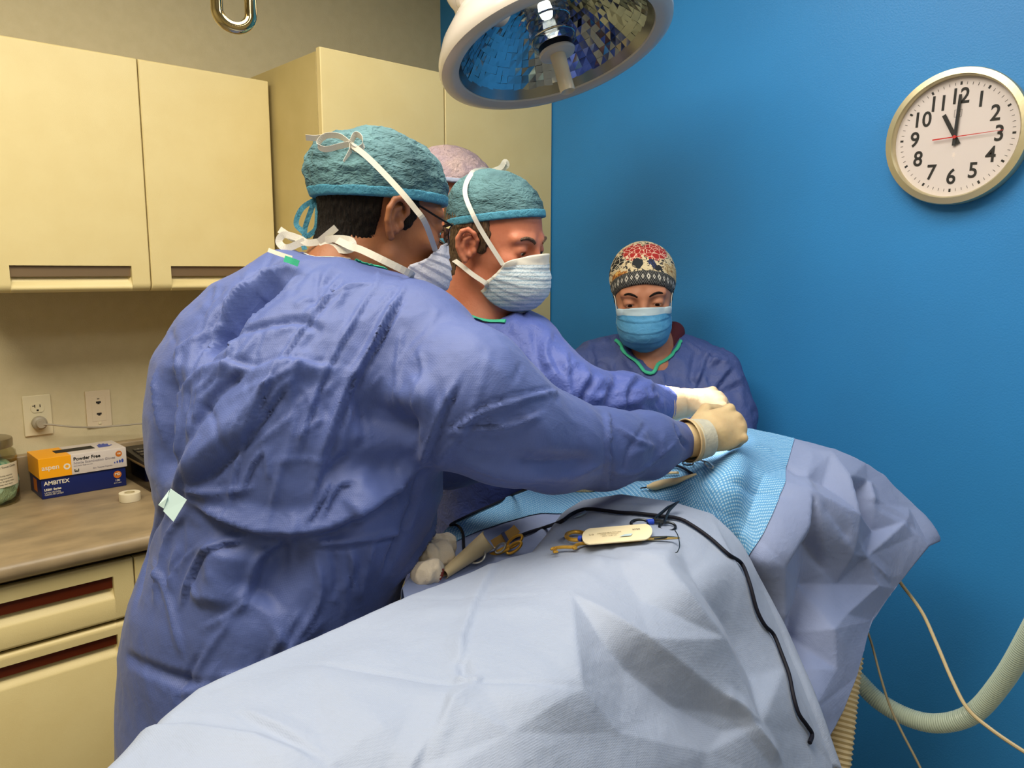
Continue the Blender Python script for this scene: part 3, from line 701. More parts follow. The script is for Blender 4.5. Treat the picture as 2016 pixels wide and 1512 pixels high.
# ---- caps, hair, masks
def ridgepost(amp, sc, st=(1, 1, 1), M=None, keep=None):
    def post(V, Q):
        N = vnorm(V, Q); Mi = np.array(M.inverted()) if M is not None else np.eye(4); p = V @ Mi[:3, :3].T+Mi[:3, 3]
        D = amp*ridged(p*np.array(st)*sc, 3)
        if keep is not None: D = D*keep(p)
        return V+N*D[:, None]
    return post
def cap(H, root, m, mb, ctr=(-.014, 0, .046), rad=(.110, .087, .100), tilt=(.15, 0, 1), d=.022, bag=None, h=.0026, amp=.0035, sc=38, bandh=.013, bandoff=.0022, name='surgical_cap'):
    """soft cap: a shell round the crown, closed off along a slanting rim, with its sewn band as a part"""
    e = s_ell(ctr, rad)
    if bag: e = s_un([e]+bag, .03)
    n = Vector(tilt).normalized(); inner = s_off(e, -.004)
    shell = s_sub(s_int(e, s_plane(-n, -d), .002), s_int(inner, s_plane(-n, -d+.05)), .0)
    shell = s_int(e, s_plane(-n, -d), .003)
    def keep(p):
        t = p @ np.array(n)-d; return np.clip(t/.03, .15, 1)
    f = s_xf(shell, H); lo, hi = bb([H @ Vector((a, b, c)) for a in (-.14, .13) for b in (-.11, .11) for c in (-.02, .165)], .015)
    c = blob(name, f, lo, hi, h, m, root, 1, ridgepost(amp, sc, (1, 1, 1.6), H, keep))
    be = s_off(e, bandoff); band = s_int(s_int(be, s_plane(-n, -d+.0015), .001), s_plane(n, d+bandh), .001)
    blob('band', s_xf(band, H), lo, hi, min(h, .0022), mb, c, 1, ridgepost(.0006, 120, (1, 1, 1), H))
    return c
def hair(H, root, m, zcut=.04, nape=-.078, h=.0026, ear=1, side=-1, off=.0035):
    sk = s_un([s_ell((-.012, 0, .034), (.099+off, .0765+off, .093+off)), s_cap((-.035, 0, -.02), (-.045, 0, -.075), .056+off, .052+off)], .02)
    reg = s_int(s_plane((0, 0, 1), zcut), s_plane((.35, 0, -1), -nape-.003))       # below the cap, above the nape
    back = s_int(reg, s_plane((1, 0, .12), -.030)); 
    sb = s_int(s_un([s_ell((.012, y*.06, .012), (.020, .022, .036)) for y in (1, -1)]), s_int(s_off(s_head(False), .003), reg))
    up = s_int(s_int(sk, s_plane((0, 0, 1), zcut)), s_int(s_plane((0, 0, -1), -.018), s_plane((1, 0, .0), .022)))
    f = s_un([s_int(sk, back), up, sb], .006)
    for s in (1, -1): f = s_sub(f, s_ell((-.004, s*.088, -.010), (.020, .024, .030)), .004)
    lo, hi = bb([H @ Vector((a, b, c)) for a in (-.125, .06) for b in (-.095, .095) for c in (-.10, .06)], .01)
    return blob('hair', s_xf(f, H), lo, hi, h, m, root, 1, ridgepost(.0022, 300, (1, 1, .12), H))
def mask(H, root, m, top=-.022, bot=-.118, bulge=1.0, name='face_mask', pleats=3, wrap=75, wrapt=None, mats=None, lowbag=0.0, amp=.0016):
    """pleated mask: rows run over nose and chin, columns from one cheek to the other"""
    nu, nv = 56, 44; fh = s_head(False); vs = []
    for j in range(nv):
        v = j/(nv-1); z = top+(bot-top)*v
        for i in range(nu):
            u = i/(nu-1)*2-1; wa = wrap if wrapt is None else wrapt+(wrap-wrapt)*min(1, v*1.6); a = math.radians(u*wa); zz = z + (.010*(1-abs(u)**1.5) if v < .15 else 0)*(1-v/.15 if v < .15 else 0)
            zz = zz*(1-.42*abs(u)**3.2)+(-.052)*(.42*abs(u)**3.2)   # gathers at the sides
            # tent shape over nose and chin
            prof_ = .1165 if v < .12 else .1165+.008*math.sin((v-.12)/.88*math.pi)-.020*max(0, v-.55)**1.3*2
            if v > .9: prof_ -= (v-.9)*.12
            w_ = .063+.006*math.sin(v*math.pi)
            x = prof_*math.cos(a)**.75 if math.cos(a) > 0 else 0; y = w_*math.sin(a)*(1.0+.06*math.cos(a))
            x = max(x, .022); ple = bulge*amp*((v*pleats*2) % 1.0-.5)*2*(1-.3*abs(u))
            x += ple*math.cos(a)+lowbag*math.sin(v*math.pi)*math.cos(a); y += ple*math.sin(a)
            vs.append([x, y, zz])
    V = np.array(vs); 
    for _ in range(6):   # never sink into the face
        d = fh(V); n_ = s_norm(fh, V); push = np.clip(.0035-d, 0, .02); V = V+n_*push[:, None]
    V = V+s_norm(fh, V)*(.0012*ridged(V*np.array([40, 40, 70]), 2))[:, None]
    Q = [(j*nu+i, (j+1)*nu+i, (j+1)*nu+i+1, j*nu+i+1) for j in range(nv-1) for i in range(nu-1)]
    Mx = np.array(H); W = V @ Mx[:3, :3].T+Mx[:3, 3]
    o = quickmesh(name, W, Q, m if not mats else mats, root)
    if mats:
        for k, p in enumerate(o.data.polygons):
            j = k//(nu-1); p.material_index = 1 if j < 5 or (k % (nu-1)) in (0, nu-2) else 0
    s = o.modifiers.new('thick', 'SOLIDIFY'); s.thickness = .0012; s.offset = 1
    g = lambda i, j: Vector(W[j*nu+i])
    return o, g, nu, nv
def trim_line(name, root, m, surf, pts, r=.004, flat=.45, n=8, closed=False, off=.002):
    """piping or tape laid along a cloth surface"""
    me = surf.data; V = np.empty(len(me.vertices)*3, np.float32); me.vertices.foreach_get('co', V); V = V.reshape(-1, 3)
    b = BVHTree.FromPolygons([tuple(v) for v in V], [tuple(p.vertices) for p in me.polygons]); out = []; nn = []
    for p in spline(pts, n, closed):
        q, nrm, _, _ = b.find_nearest(p)
        out.append(q+nrm*off); nn.append(nrm)
    for _ in range(2): out = [out[0]]+[(out[i-1]+out[i]*2+out[i+1])/4 for i in range(1, len(out)-1)]+[out[-1]]
    bm = MB(); vs = []; fs = []; k = len(out)
    for i in range(k):
        t = (out[min(i+1, k-1)]-out[max(i-1, 0)]).normalized(); u = nn[i]; s_ = t.cross(u).normalized()
        for a in range(8):
            an = 2*math.pi*a/8; vs.append(out[i]+s_*math.cos(an)*r+u*math.sin(an)*r*flat)
    for i in range(k-1):
        for a in range(8): c = (a+1) % 8; fs.append((i*8+a, i*8+c, (i+1)*8+c, (i+1)*8+a))
    fs += [tuple(range(8))[::-1], tuple((k-1)*8+a for a in range(8))]
    return bm.add(vs, fs).build(name, m, root, True)
def hp(H, *p): return H @ Vector(p)

# first surgeon: cap with its loose bag at the nape, hair, mask, glasses, ties
cp1 = cap(H1, S1, M_cap, M_capband, ctr=(-.014, 0, .040), rad=(.112, .090, .090), tilt=(-.20, 0, 1), d=.022, bag=[s_ell((-.085, .01, .055), (.045, .05, .045))], amp=.0065, sc=24)
hair(H1, S1, M_hair1, .045, -.070)
mk1, g1, nu, nv = mask(H1, S1, M_mask1, lowbag=.010, wrap=80, wrapt=54, bot=-.128)
bv1 = bvh_of(cp1, *[c for c in S1.children if c.name.startswith('body')])
ribbon('tie', [g1(0, 2), P(838, 440, 1.17), P(818, 412, 1.155), P(790, 378, 1.15), P(745, 330, 1.155), P(715, 302, 1.16), P(690, 284, 1.165)], .0085, M_white, mk1, snap=[bv1])
for pts in ([P(690, 283, 1.165), P(668, 268, 1.165), P(640, 268, 1.165), P(626, 285, 1.165), P(640, 294, 1.165), P(668, 288, 1.165), P(690, 283, 1.165)],
            [P(690, 283, 1.165), P(700, 265, 1.165), P(712, 272, 1.165), P(714, 288, 1.165), P(700, 294, 1.165), P(688, 284, 1.165)],
            [P(690, 284, 1.165), P(689, 300, 1.165), P(679, 320, 1.165)], [P(640, 270, 1.165), P(622, 272, 1.165), P(602, 271, 1.165)]):
    ribbon('bow_loop', pts, .009, M_white, mk1, upv=[(-.35, -.3, .75)]*2)
ribbon('tie', [g1(1, nv-8), P(810, 540, 1.17), P(760, 515, 1.145), P(712, 492, 1.15), P(690, 485, 1.165), P(655, 470, 1.19), P(630, 474, 1.20)], .0105, M_white, mk1)
for pts in ([P(630, 476, 1.20), P(658, 470, 1.185), P(690, 473, 1.18), P(694, 488, 1.18), P(672, 492, 1.185), P(630, 476, 1.198)],
            [P(630, 476, 1.20), P(605, 478, 1.2), P(590, 470, 1.2), P(560, 462, 1.2), P(549, 476, 1.2), P(565, 488, 1.2), P(600, 474, 1.2)],
            [P(628, 476, 1.196), P(645, 462, 1.19), P(662, 448, 1.185)], [P(600, 478, 1.2), P(575, 468, 1.205), P(550, 452, 1.205)]):
    ribbon('bow_loop', pts, .0105, M_white, mk1)
for pts in ([P(622, 390, 1.26), P(610, 420, 1.25), P(600, 452, 1.25), P(602, 470, 1.25)], [P(622, 392, 1.25), P(595, 410, 1.24), P(583, 440, 1.24), P(598, 458, 1.24)], [P(626, 392, 1.25), P(625, 420, 1.24), P(622, 450, 1.24), P(605, 466, 1.24)],
            [P(602, 458, 1.24), P(596, 475, 1.24), P(600, 492, 1.24)]):
    ribbon('cap_tie', pts, .008, M_capband, cp1)
# glasses
M_fr = mat('spectacle_metal', '2b2624', .3, .8); M_lens = mat('lens_glass', 'e8ecee', .02, trans=1.0, ior=1.12)
gl = empty('eyeglasses', (0, 0, 0), None, None); gl.parent = S1; del_ = [gl]
fm = MB()
for s in (1, -1):
    fm.tube(spline([hp(H1, -.010, s*.080, .020), hp(H1, .02, s*.078, .019), hp(H1, .06, s*.070, .012), hp(H1, .094, s*.064, .006)], 5), .0017, 6)
    fm.tube([hp(H1, .106-.012*(abs(y-.034)/.024)**2*1, s*y, z) for y, z in [(.034+.026*math.cos(a), -.004+.018*math.sin(a)) for a in [2*math.pi*k/24 for k in range(24)]]], .0012, 6, closed=True)
fm.tube([hp(H1, .105, .009, .004), hp(H1, .110, 0, .007), hp(H1, .105, -.009, .004)], .0012, 6)
fm.build('spectacle_frame', M_fr, gl, True)
for s in (1, -1):
    n = 24; c = [hp(H1, .106-.012*(abs(y-.034)/.024)**2, s*y, z) for y, z in [(.034+.025*math.cos(a), -.004+.017*math.sin(a)) for a in [2*math.pi*k/n for k in range(n)]]]
    nf = H1.to_3x3() @ Vector((.0008, 0, 0)); MB().add([p+nf for p in c]+[p-nf for p in c], [tuple(range(n)), tuple(range(n, 2*n))[::-1]]+[(i, (i+1) % n, (i+1) % n+n, i+n) for i in range(n)]).build('lens', M_lens, gl)
# collar, tapes and cuffs
trim_line('neckline_tape', S1, M_trim, gw, [P(700, 508, 1.18), P(725, 517, 1.19), P(750, 531, 1.2), P(765, 540, 1.22)], .004)
trim_line('neckline_tape', S1, M_white, gw, [P(615, 478, 1.2), P(650, 490, 1.19), P(690, 505, 1.18)], .0022)
ribbon('neck_tab', [P(560, 509, 1.12), P(572, 513, 1.115), P(588, 519, 1.115)], .009, M_trim, S1)
ribbon('neck_tab', [P(528, 492, 1.14), P(550, 500, 1.13), P(575, 508, 1.12)], .006, M_white, S1)
M_tag = mat('tie_card', 'b9d3d4', .7)
wt = MB(); c0 = [P(336, 962, .995), P(368, 984, .99), P(342, 1027, .985), P(322, 1006, .99)]; c1 = [P(334, 964, 1.0), P(312, 994, .995), P(323, 1001, .99), P(330, 980, .99)]
nf = -FW*.0008
for c in (c0, c1): wt.add(c+[p+nf for p in c], [(0, 1, 2, 3), (7, 6, 5, 4), (0, 4, 5, 1), (1, 5, 6, 2), (2, 6, 7, 3), (3, 7, 4, 0)])
wt.build('waist_tie_card', M_tag, S1)
sub_place(S1)
# ================================================================ second surgeon, in profile behind the first
H2 = facing(P(975, 472, 1.55), -73, -15, 3)
p2 = P(950, 1000, 1.72)
S2 = person((p2.x, p2.y), 'person in blue surgical gown, face in profile, patterned mask, gloved hand lit over the patient')
hd2 = s_xf(s_head(), H2); nb2 = P(925, 625, 1.62)
body2 = s_un([hd2, s_un([s_cap(H2 @ Vector((-.03, 0, -.045)), nb2, .058, .064), s_cap(H2 @ Vector((.0, 0, -.07)), P(948, 632, 1.58), .044, .058)], .02)], .02)
fl2 = s_un([s_chain([(nb2, .06), (P(950, 800, 1.68), .09), (P(955, 1000, 1.72), .08)], .08), trouser_legs((p2.x, p2.y, 0), -60, .78)], .06)
make_body(S2, body2, bb([H2 @ Vector(v) for v in ((.12, 0, .14), (-.12, .09, .05), (.1, -.09, -.12), (-.08, .08, -.1))]+[nb2], .06), fl2, bb([(p2.x-.28, p2.y-.28, 0), (p2.x+.28, p2.y+.32, .3), nb2], .08), M_skin2)
headparts(H2, S2, None, M_skin2)
rows2 = [row(598, 872, 985, 1.60, .075), row(630, 860, 1040, 1.61, .11), row(680, 850, 1085, 1.63, .15), row(740, 845, 1108, 1.65, .15), row(850, 845, 1105, 1.68, .14), row(960, 850, 1060, 1.71, .13), row(1080, 850, 1050, 1.73, .13)]
zb = rows2[-1]; rows2.append((.30, zb[1], zb[2], zb[3]*1.75, .14))
arm2 = s_chain([(P(1035, 700, 1.54), .078), (P(1090, 765, 1.49), .072), (P(1150, 790, 1.49), .058), (P(1230, 792, 1.53), .052), (P(1312, 797, 1.58), .034)], .03)
arm2L = s_chain([(P(1010, 690, 1.70), .075), (P(1120, 800, 1.78), .06), (P(1250, 830, 1.75), .05), (P(1350, 838, 1.70), .036)], .03)
gown2 = s_un([s_loft(rows2), arm2, arm2L, s_cap(P(900, 680, 1.66), P(1030, 690, 1.62), .07, .075)], .045)
gown2 = s_sub(gown2, s_un([s_cap(P(938, 600, 1.59), H2 @ Vector((0, 0, -.02)), .068, .07), s_ell(P(960, 585, 1.53), (.06, .06, .05))], .02), .01)
ST2 = [('s', .018, .007, [(1115, 690), (1117, 760), (1130, 820)]), ('s', .02, .008, [(1160, 735), (1140, 770), (1130, 800)]), ('r', .014, .006, [(1190, 745), (1160, 775), (1145, 810)]), ('v', .016, .007, [(1215, 740), (1200, 780), (1190, 815)]),
       ('s', .018, .008, [(1255, 740), (1225, 765), (1222, 820)]), ('r', .012, .005, [(1200, 800), (1250, 790), (1300, 775)]), ('s', .014, .006, [(1300, 745), (1270, 770), (1300, 820)]), ('v', .012, .005, [(1235, 800), (1260, 815), (1300, 822)]),
       ('r', .012, .005, [(1000, 620), (1010, 700), (1030, 790)]), ('v', .012, .004, [(1050, 640), (1060, 720), (1080, 770)]), ('s', .014, .005, [(920, 590), (960, 660), (1040, 740)]), ('r', .012, .004, [(880, 600), (930, 640), (1000, 700)]), ('s', .02, .006, [(1085, 650), (1070, 700), (1115, 760)])]
ST2 += small_creases(40, (850, 600, 1110, 950), 100, 35, 60, 11, .012, .003)+small_creases(26, (1110, 730, 1320, 830), 60, 60, 50, 12, .011, .0035)
gw2 = blob('surgical_gown', gown2, *bb([P(845, 590, 1.5), P(1330, 800, 1.6), P(1360, 838, 1.75), (p2.x-.22, p2.y-.22, .28), (p2.x+.25, p2.y+.25, .3)], .07), .006, M_gown2, S2, 2, cloth_post(gown2, ST2, .0045, 9, (1, 1, .6), .0015))
cp2 = cap(H2, S2, M_cap, M_capband, ctr=(-.012, 0, .044), rad=(.104, .083, .088), tilt=(-.36, 0, 1), d=.034, amp=.0026, sc=38)
hair(H2, S2, M_hair2, .05, -.068)
brow(H2, S2, M_hair2, -1, .0058); brow(H2, S2, M_hair2, 1, .0058)
M_mask2 = mat('mask_wavy_blue', 'cfdde6', .7, crumple=.0009, cscale=60)
nt = M_mask2.node_tree; bs = nt.nodes['Principled BSDF']
wv = nt.nodes.new('ShaderNodeTexWave'); wv.wave_type = 'BANDS'; wv.bands_direction = 'Z'; wv.inputs['Scale'].default_value = 42; wv.inputs['Distortion'].default_value = 3.2; wv.inputs['Detail'].default_value = 1.0; wv.inputs['Detail Scale'].default_value = 26
cr = nt.nodes.new('ShaderNodeValToRGB'); cr.color_ramp.elements[0].position = .10; cr.color_ramp.elements[1].position = .2; cr.color_ramp.elements[0].color = lin('8fb2c8'); cr.color_ramp.elements[1].color = lin('d9e5ec')
tcn = nt.nodes.new('ShaderNodeTexCoord'); nt.links.new(tcn.outputs['Object'], wv.inputs['Vector']); nt.links.new(wv.outputs['Fac'], cr.inputs['Fac']); nt.links.new(cr.outputs['Color'], bs.inputs['Base Color'])
mk2, g2, nu, nv = mask(H2, S2, M_mask2, top=-.008, bot=-.120, lowbag=.010, wrap=78, wrapt=62, amp=.0008, mats=[M_mask2, M_white])
bv2 = bvh_of(cp2, *[c for c in S2.children if c.name.startswith('body')])
ribbon('tie', [g2(0, 1), P(950, 458, 1.46), P(930, 420, 1.45), P(916, 385, 1.46), P(918, 360, 1.48), P(932, 342, 1.51), P(965, 335, 1.57)], .0085, M_white, mk2, snap=[bv2])
ribbon('bow_loop', [P(965, 338, 1.58), P(985, 330, 1.575), P(994, 318, 1.57), P(998, 326, 1.575), P(985, 336, 1.585)], .010, M_white, mk2)
ribbon('tie', [g2(1, nv-10), P(955, 557, 1.49), P(930, 540, 1.50), P(905, 520, 1.52), P(890, 510, 1.55), P(872, 505, 1.6)], .009, M_white, mk2)
ribbon('cap_tie', [P(882, 470, 1.58), P(876, 485, 1.58), P(884, 498, 1.58), P(886, 508, 1.58)], .008, M_capband, cp2)
trim_line('neckline_tape', S2, M_trim, gw2, [P(842, 560, 1.6), P(862, 574, 1.58), P(890, 586, 1.54), P(930, 598, 1.50), P(985, 606, 1.48)], .005)
sub_place(S2)

# ================================================================ nurse at the far end
H3 = facing(P(1266, 580, 2.0), 219, -12, 3)
p3 = P(1290, 800, 2.06)
S3 = person((p3.x, p3.y), 'person in slate blue gown facing the camera, printed floral cap, light blue face mask')
M_capr = mat('cap_cotton', 'e0d2b4', .8)
hd3 = s_xf(s_head(False), H3); nb3 = P(1280, 690, 2.05)
body3 = s_un([hd3, s_cap(H3 @ Vector((-.025, 0, -.05)), nb3, .050, .056), s_cap(nb3, P(1282, 728, 2.03), .062, .070), s_cap(nb3, P(1230, 730, 2.09), .04, .05), s_cap(nb3, P(1335, 730, 2.09), .04, .05)][:3], .025)
fl3 = s_un([s_chain([(P(1285, 790, 2.08), .09), (P(1290, 900, 2.08), .10), (P(1290, 1000, 2.08), .10)], .08), trouser_legs(P(1290, 1000, 2.06), 219, .76)], .05)
make_body(S3, body3, bb([H3 @ Vector(v) for v in ((.12, 0, .14), (-.12, .09, .05), (.1, -.09, -.12))]+[P(1282, 760, 2.0)], .09), fl3, bb([(p3.x-.28, p3.y-.28, 0), (p3.x+.28, p3.y+.28, .3), (nb3.x, nb3.y, 1.25)], .08), M_skin3)
headparts(H3, S3, None, M_skin3)
rows3 = [row(655, 1222, 1340, 2.09, .06), row(672, 1160, 1390, 2.09, .085), row(700, 1125, 1428, 2.08, .11), row(750, 1125, 1450, 2.07, .13), row(840, 1130, 1460, 2.06, .13), row(1000, 1150, 1440, 2.06, .13)]
zb = rows3[-1]; rows3.append((.32, zb[1], zb[2], zb[3]*1.1, .17))
arm3 = s_chain([(P(1410, 735, 2.04), .062), (P(1440, 820, 2.0), .055), (P(1440, 880, 1.95), .05), (P(1420, 885, 1.82), .04)], .03)
arm3L = s_chain([(P(1150, 735, 2.04), .060), (P(1140, 850, 2.0), .055), (P(1200, 900, 1.9), .045)], .03)
gown3 = s_un([s_loft(rows3), arm3, arm3L], .04)
zt = P(1285, 727, 2.0)
vneck = s_un([s_cap(P(1285, 717, 1.955), P(1281, 650, 1.99), .010, .077), s_cap(P(1283, 655, 1.98), P(1283, 630, 2.05), .075, .085)], .01)
gown3 = s_sub(gown3, vneck, .006)
ST3 = [('s', .02, .007, [(1165, 680), (1180, 760), (1175, 830)]), ('r', .014, .006, [(1195, 690), (1215, 760), (1240, 800)]), ('v', .016, .006, [(1370, 690), (1360, 740), (1365, 790)]), ('s', .02, .008, [(1400, 690), (1370, 740), (1362, 800)]),
       ('s', .02, .009, [(1440, 720), (1405, 760), (1395, 800)]), ('v', .014, .007, [(1460, 760), (1430, 770), (1410, 790)]), ('r', .014, .006, [(1130, 700), (1150, 740), (1160, 800)]), ('r', .012, .006, [(1300, 730), (1310, 770), (1330, 800)]), ('s', .016, .006, [(1350, 670), (1390, 700), (1420, 710)])]
ST3 += small_creases(50, (1120, 670, 1480, 840), 80, 40, 60, 14, .013, .004)
gw3 = blob('surgical_gown', gown3, *bb([P(1110, 640, 2.1), P(1500, 840, 2.0), P(1420, 885, 1.8), (p3.x-.2, p3.y-.2, .3), (p3.x+.2, p3.y+.2, .3)], .07), .0065, M_gown3, S3, 2, cloth_post(gown3, ST3, .006, 10, (1, 1, .5), .002))
trim_line('neckline_tape', S3, M_trim, gw3, [P(1210, 652, 2.0), P(1222, 672, 1.98), P(1250, 698, 1.95), P(1284, 728, 1.93), P(1318, 690, 1.95), P(1340, 668, 1.98), P(1346, 654, 2.0)], .0045, off=.0045)
# printed cotton cap: flowers, leaves and a patterned band as surface colour in cap space
def printed(name, band):
    m = bpy.data.materials.new(name); m.use_nodes = True; nt = m.node_tree; b = nt.nodes['Principled BSDF']; b.inputs['Roughness'].default_value = .8
    N = nt.nodes.new; L = nt.links.new
    at = N('ShaderNodeAttribute'); at.attribute_name = 'cap_uv'; src = at.outputs['Vector']
    col = N('ShaderNodeRGB'); col.outputs[0].default_value = lin('d9c9a4'); cur = col.outputs[0]
    def mixin(c, fac):
        nonlocal cur
        x = N('ShaderNodeMixRGB'); L(fac, x.inputs['Fac']); L(cur, x.inputs['Color1']); x.inputs['Color2'].default_value = lin(c); cur = x.outputs[0]
    def mth(op, a, v=0.5, v2=None):
        k = N('ShaderNodeMath'); k.operation = op; k.use_clamp = False; L(a, k.inputs[0])
        if isinstance(v, (int, float)): k.inputs[1].default_value = v
        else: L(v, k.inputs[1])
        return k.outputs[0]
    def spot(cx, cy, r, wob=.35, sc=9):
        mp = N('ShaderNodeVectorMath'); mp.operation = 'DISTANCE'; L(src, mp.inputs[0]); mp.inputs[1].default_value = (cx, cy, 0)
        n = N('ShaderNodeTexNoise'); n.inputs['Scale'].default_value = sc; L(src, n.inputs['Vector'])
        d = mth('MULTIPLY', mth('SUBTRACT', n.outputs['Fac'], .5), wob); s_ = mth('ADD', mp.outputs['Value'], d); return mth('LESS_THAN', s_, r)
    def veins(sc, th):
        v = N('ShaderNodeTexVoronoi'); v.feature = 'DISTANCE_TO_EDGE'; v.inputs['Scale'].default_value = sc; L(src, v.inputs['Vector']); return mth('LESS_THAN', v.outputs['Distance'], th)
    if not band:
        n = N('ShaderNodeTexNoise'); n.inputs['Scale'].default_value = 7; n.inputs['Detail'].default_value = 1; n.inputs['Distortion'].default_value = 2.5; L(src, n.inputs['Vector'])
        mixin('1b1d24', mth('GREATER_THAN', n.outputs['Fac'], .575))
        n2 = N('ShaderNodeTexNoise'); n2.inputs['Scale'].default_value = 13; n2.inputs['Distortion'].default_value = 3; L(src, n2.inputs['Vector'])
        mixin('c9a878', mth('GREATER_THAN', n2.outputs['Fac'], .64))
        for cx, cy, r, c, vc in ((-.20, .88, .27, 'a8201c', 'e8c8b0'), (.28, .86, .30, 'a8201c', 'e8c8b0'), (-.55, .22, .2, '9a5a1c', 'e0b060'), (.22, .50, .10, '2a3560', '1b1d24'), (-.62, .68, .2, '15161a', 'd8d0b8'), (.7, .4, .2, 'c8b080', '8a6030')):
            f = spot(cx, cy, r); mixin(c, f); mixin(vc, mth('MULTIPLY', f, veins(9, .045)))
        for cx, cy, r in ((-.12, .50, .14), (.35, .35, .08)):
            mixin('1b2028', spot(cx, cy, r, .3, 6))
    else:
        mixin('17181b', mth('GREATER_THAN', mth('ADD', mth('MULTIPLY', src, 0), 1), 0)) if False else None
        sp = N('ShaderNodeSeparateXYZ'); L(src, sp.inputs[0])
        u = mth('MULTIPLY', sp.outputs[0], 3.6); v = mth('MULTIPLY', sp.outputs[1], 1.0)
        def cell(off):
            a = mth('ABSOLUTE', mth('SUBTRACT', mth('FRACT', mth('ADD', u, off)), .5)); c_ = mth('ABSOLUTE', mth('SUBTRACT', v, .5)); return mth('ADD', mth('MULTIPLY', a, 1.6), c_)
        col.outputs[0].default_value = lin('1a1b1e'); d = cell(20.0)
        mixin('8a8a86', mth('LESS_THAN', mth('ABSOLUTE', mth('SUBTRACT', mth('FRACT', mth('MULTIPLY', d, 4.0)), .5)), .12))
        mixin('d8d4c8', mth('LESS_THAN', d, .27)); mixin('1a1b1e', mth('LESS_THAN', d, .12))
        d2 = cell(20.5); mixin('d8d4c8', mth('LESS_THAN', d2, .20)); mixin('1a1b1e', mth('LESS_THAN', d2, .09))
    L(cur, b.inputs['Base Color']); return m
M_flower = printed('printed_floral', False); M_bandp = printed('printed_band', True)
cp3 = cap(H3, S3, M_flower, M_bandp, ctr=(-.012, 0, .043), rad=(.104, .0835, .089), tilt=(-.72, 0, 1), d=-.012, amp=.001, sc=30, bandh=.029, bandoff=.0015)
nrm = Vector((-.72, 0, 1)).normalized()
for o, isb in ((cp3, 0), (cp3.children[0], 1)):
    at = o.data.attributes.new('cap_uv', 'FLOAT_VECTOR', 'POINT'); Hi = H3.inverted(); arr = []
    for v in o.data.vertices:
        q = Hi @ v.co; h = q.dot(nrm)+.012
        arr += ([math.atan2(q.y, q.x)*.9, h/.029, 0] if isb else [q.y/.084*.8, h/.10, 0])
    at.data.foreach_set('vector', arr)
brow(H3, S3, M_hair1, -1, .0046); brow(H3, S3, M_hair1, 1, .0046)
M_mask3 = mat('mask_blue', '4a94c4', .65, col2='5aa0cc', nscale=20, crumple=.0006, cscale=50)
M_mask3w = mat('mask_top_white', 'b4cbd6', .7)
mk3, g3, nu, nv = mask(H3, S3, M_mask3, top=-.014, bot=-.118, lowbag=.008, wrap=76, mats=[M_mask3, M_mask3w], pleats=2, amp=.0012)
for s, i in ((-1, 1), (1, nu-2)):
    MB().tube(spline([g3(i, 1), hp(H3, .035, s*.070, .002), hp(H3, .012, s*.077, .014), hp(H3, -.004, s*.079, .010)], 6), .0012, 6).build('ear_loop', M_white, mk3, True)
hair(H3, S3, M_hair1, .03, -.06)
blob('scrub_top', s_un([s_cap(P(1326, 655, 2.07), P(1314, 700, 2.02), .030, .022), s_cap(P(1236, 655, 2.08), P(1245, 690, 2.04), .022, .014)], .01), *bb([P(1326, 655, 2.07), P(1236, 690, 2.02)], .06), .005, mat('scrub_maroon', '4a1420', .8), S3, 1)
sub_place(S3)

# ================================================================ fourth person, mostly hidden, pale bouffant cap
H4 = facing(P(880, 415, 1.86), -62, -22)
p4 = P(905, 900, 2.12)
S4 = person((p4.x, p4.y), 'person mostly hidden between the two surgeons, wearing a pale see-through bouffant cap')
nb4 = P(862, 560, 1.93)
fb4 = s_un([s_xf(s_head(), H4), s_cap(H4 @ Vector((-.03, 0, -.045)), nb4, .058, .064)], .02)
fl4 = s_un([s_chain([(nb4, .06), (P(890, 700, 2.03), .08), (P(900, 900, 2.05), .09)], .08), trouser_legs((p4.x, p4.y, 0), -60, .78)], .06)
make_body(S4, fb4, bb([H4 @ Vector(v) for v in ((.12, 0, .14), (-.12, .09, .05), (.1, -.09, -.12))]+[nb4], .08), fl4, bb([(p4.x-.28, p4.y-.28, 0), (p4.x+.28, p4.y+.28, .3), nb4], .08), M_skin2, .004, .014)
rows4 = [row(575, 850, 925, 1.94, .08), row(620, 815, 955, 2.0, .10), row(700, 800, 985, 2.06, .10), row(900, 810, 985, 2.09, .10), row(1000, 815, 985, 2.11, .10)]
zb = rows4[-1]; rows4.append((.32, zb[1], zb[2], zb[3]*1.6, .14))
gw4 = blob('surgical_gown', s_loft(rows4), *bb([P(800, 560, 1.9), P(990, 700, 2.0), (p4.x-.2, p4.y-.2, .3), (p4.x+.2, p4.y+.2, .3)], .06), .012, M_gown2, S4, 1, cloth_post(None, [], .005, 9))
cap(H4, S4, M_bouf, mat('bouffant_band', '9aa6c0', .7), ctr=(-.010, 0, .052), rad=(.112, .092, .094), tilt=(-.30, 0, 1), d=.062, amp=.003, sc=60, bandh=.008)
mask(H4, S4, M_mask3, lowbag=.008)
brow(H4, S4, M_hair1, -1); headparts(H4, S4, None, M_skin2)
sub_place(S4)

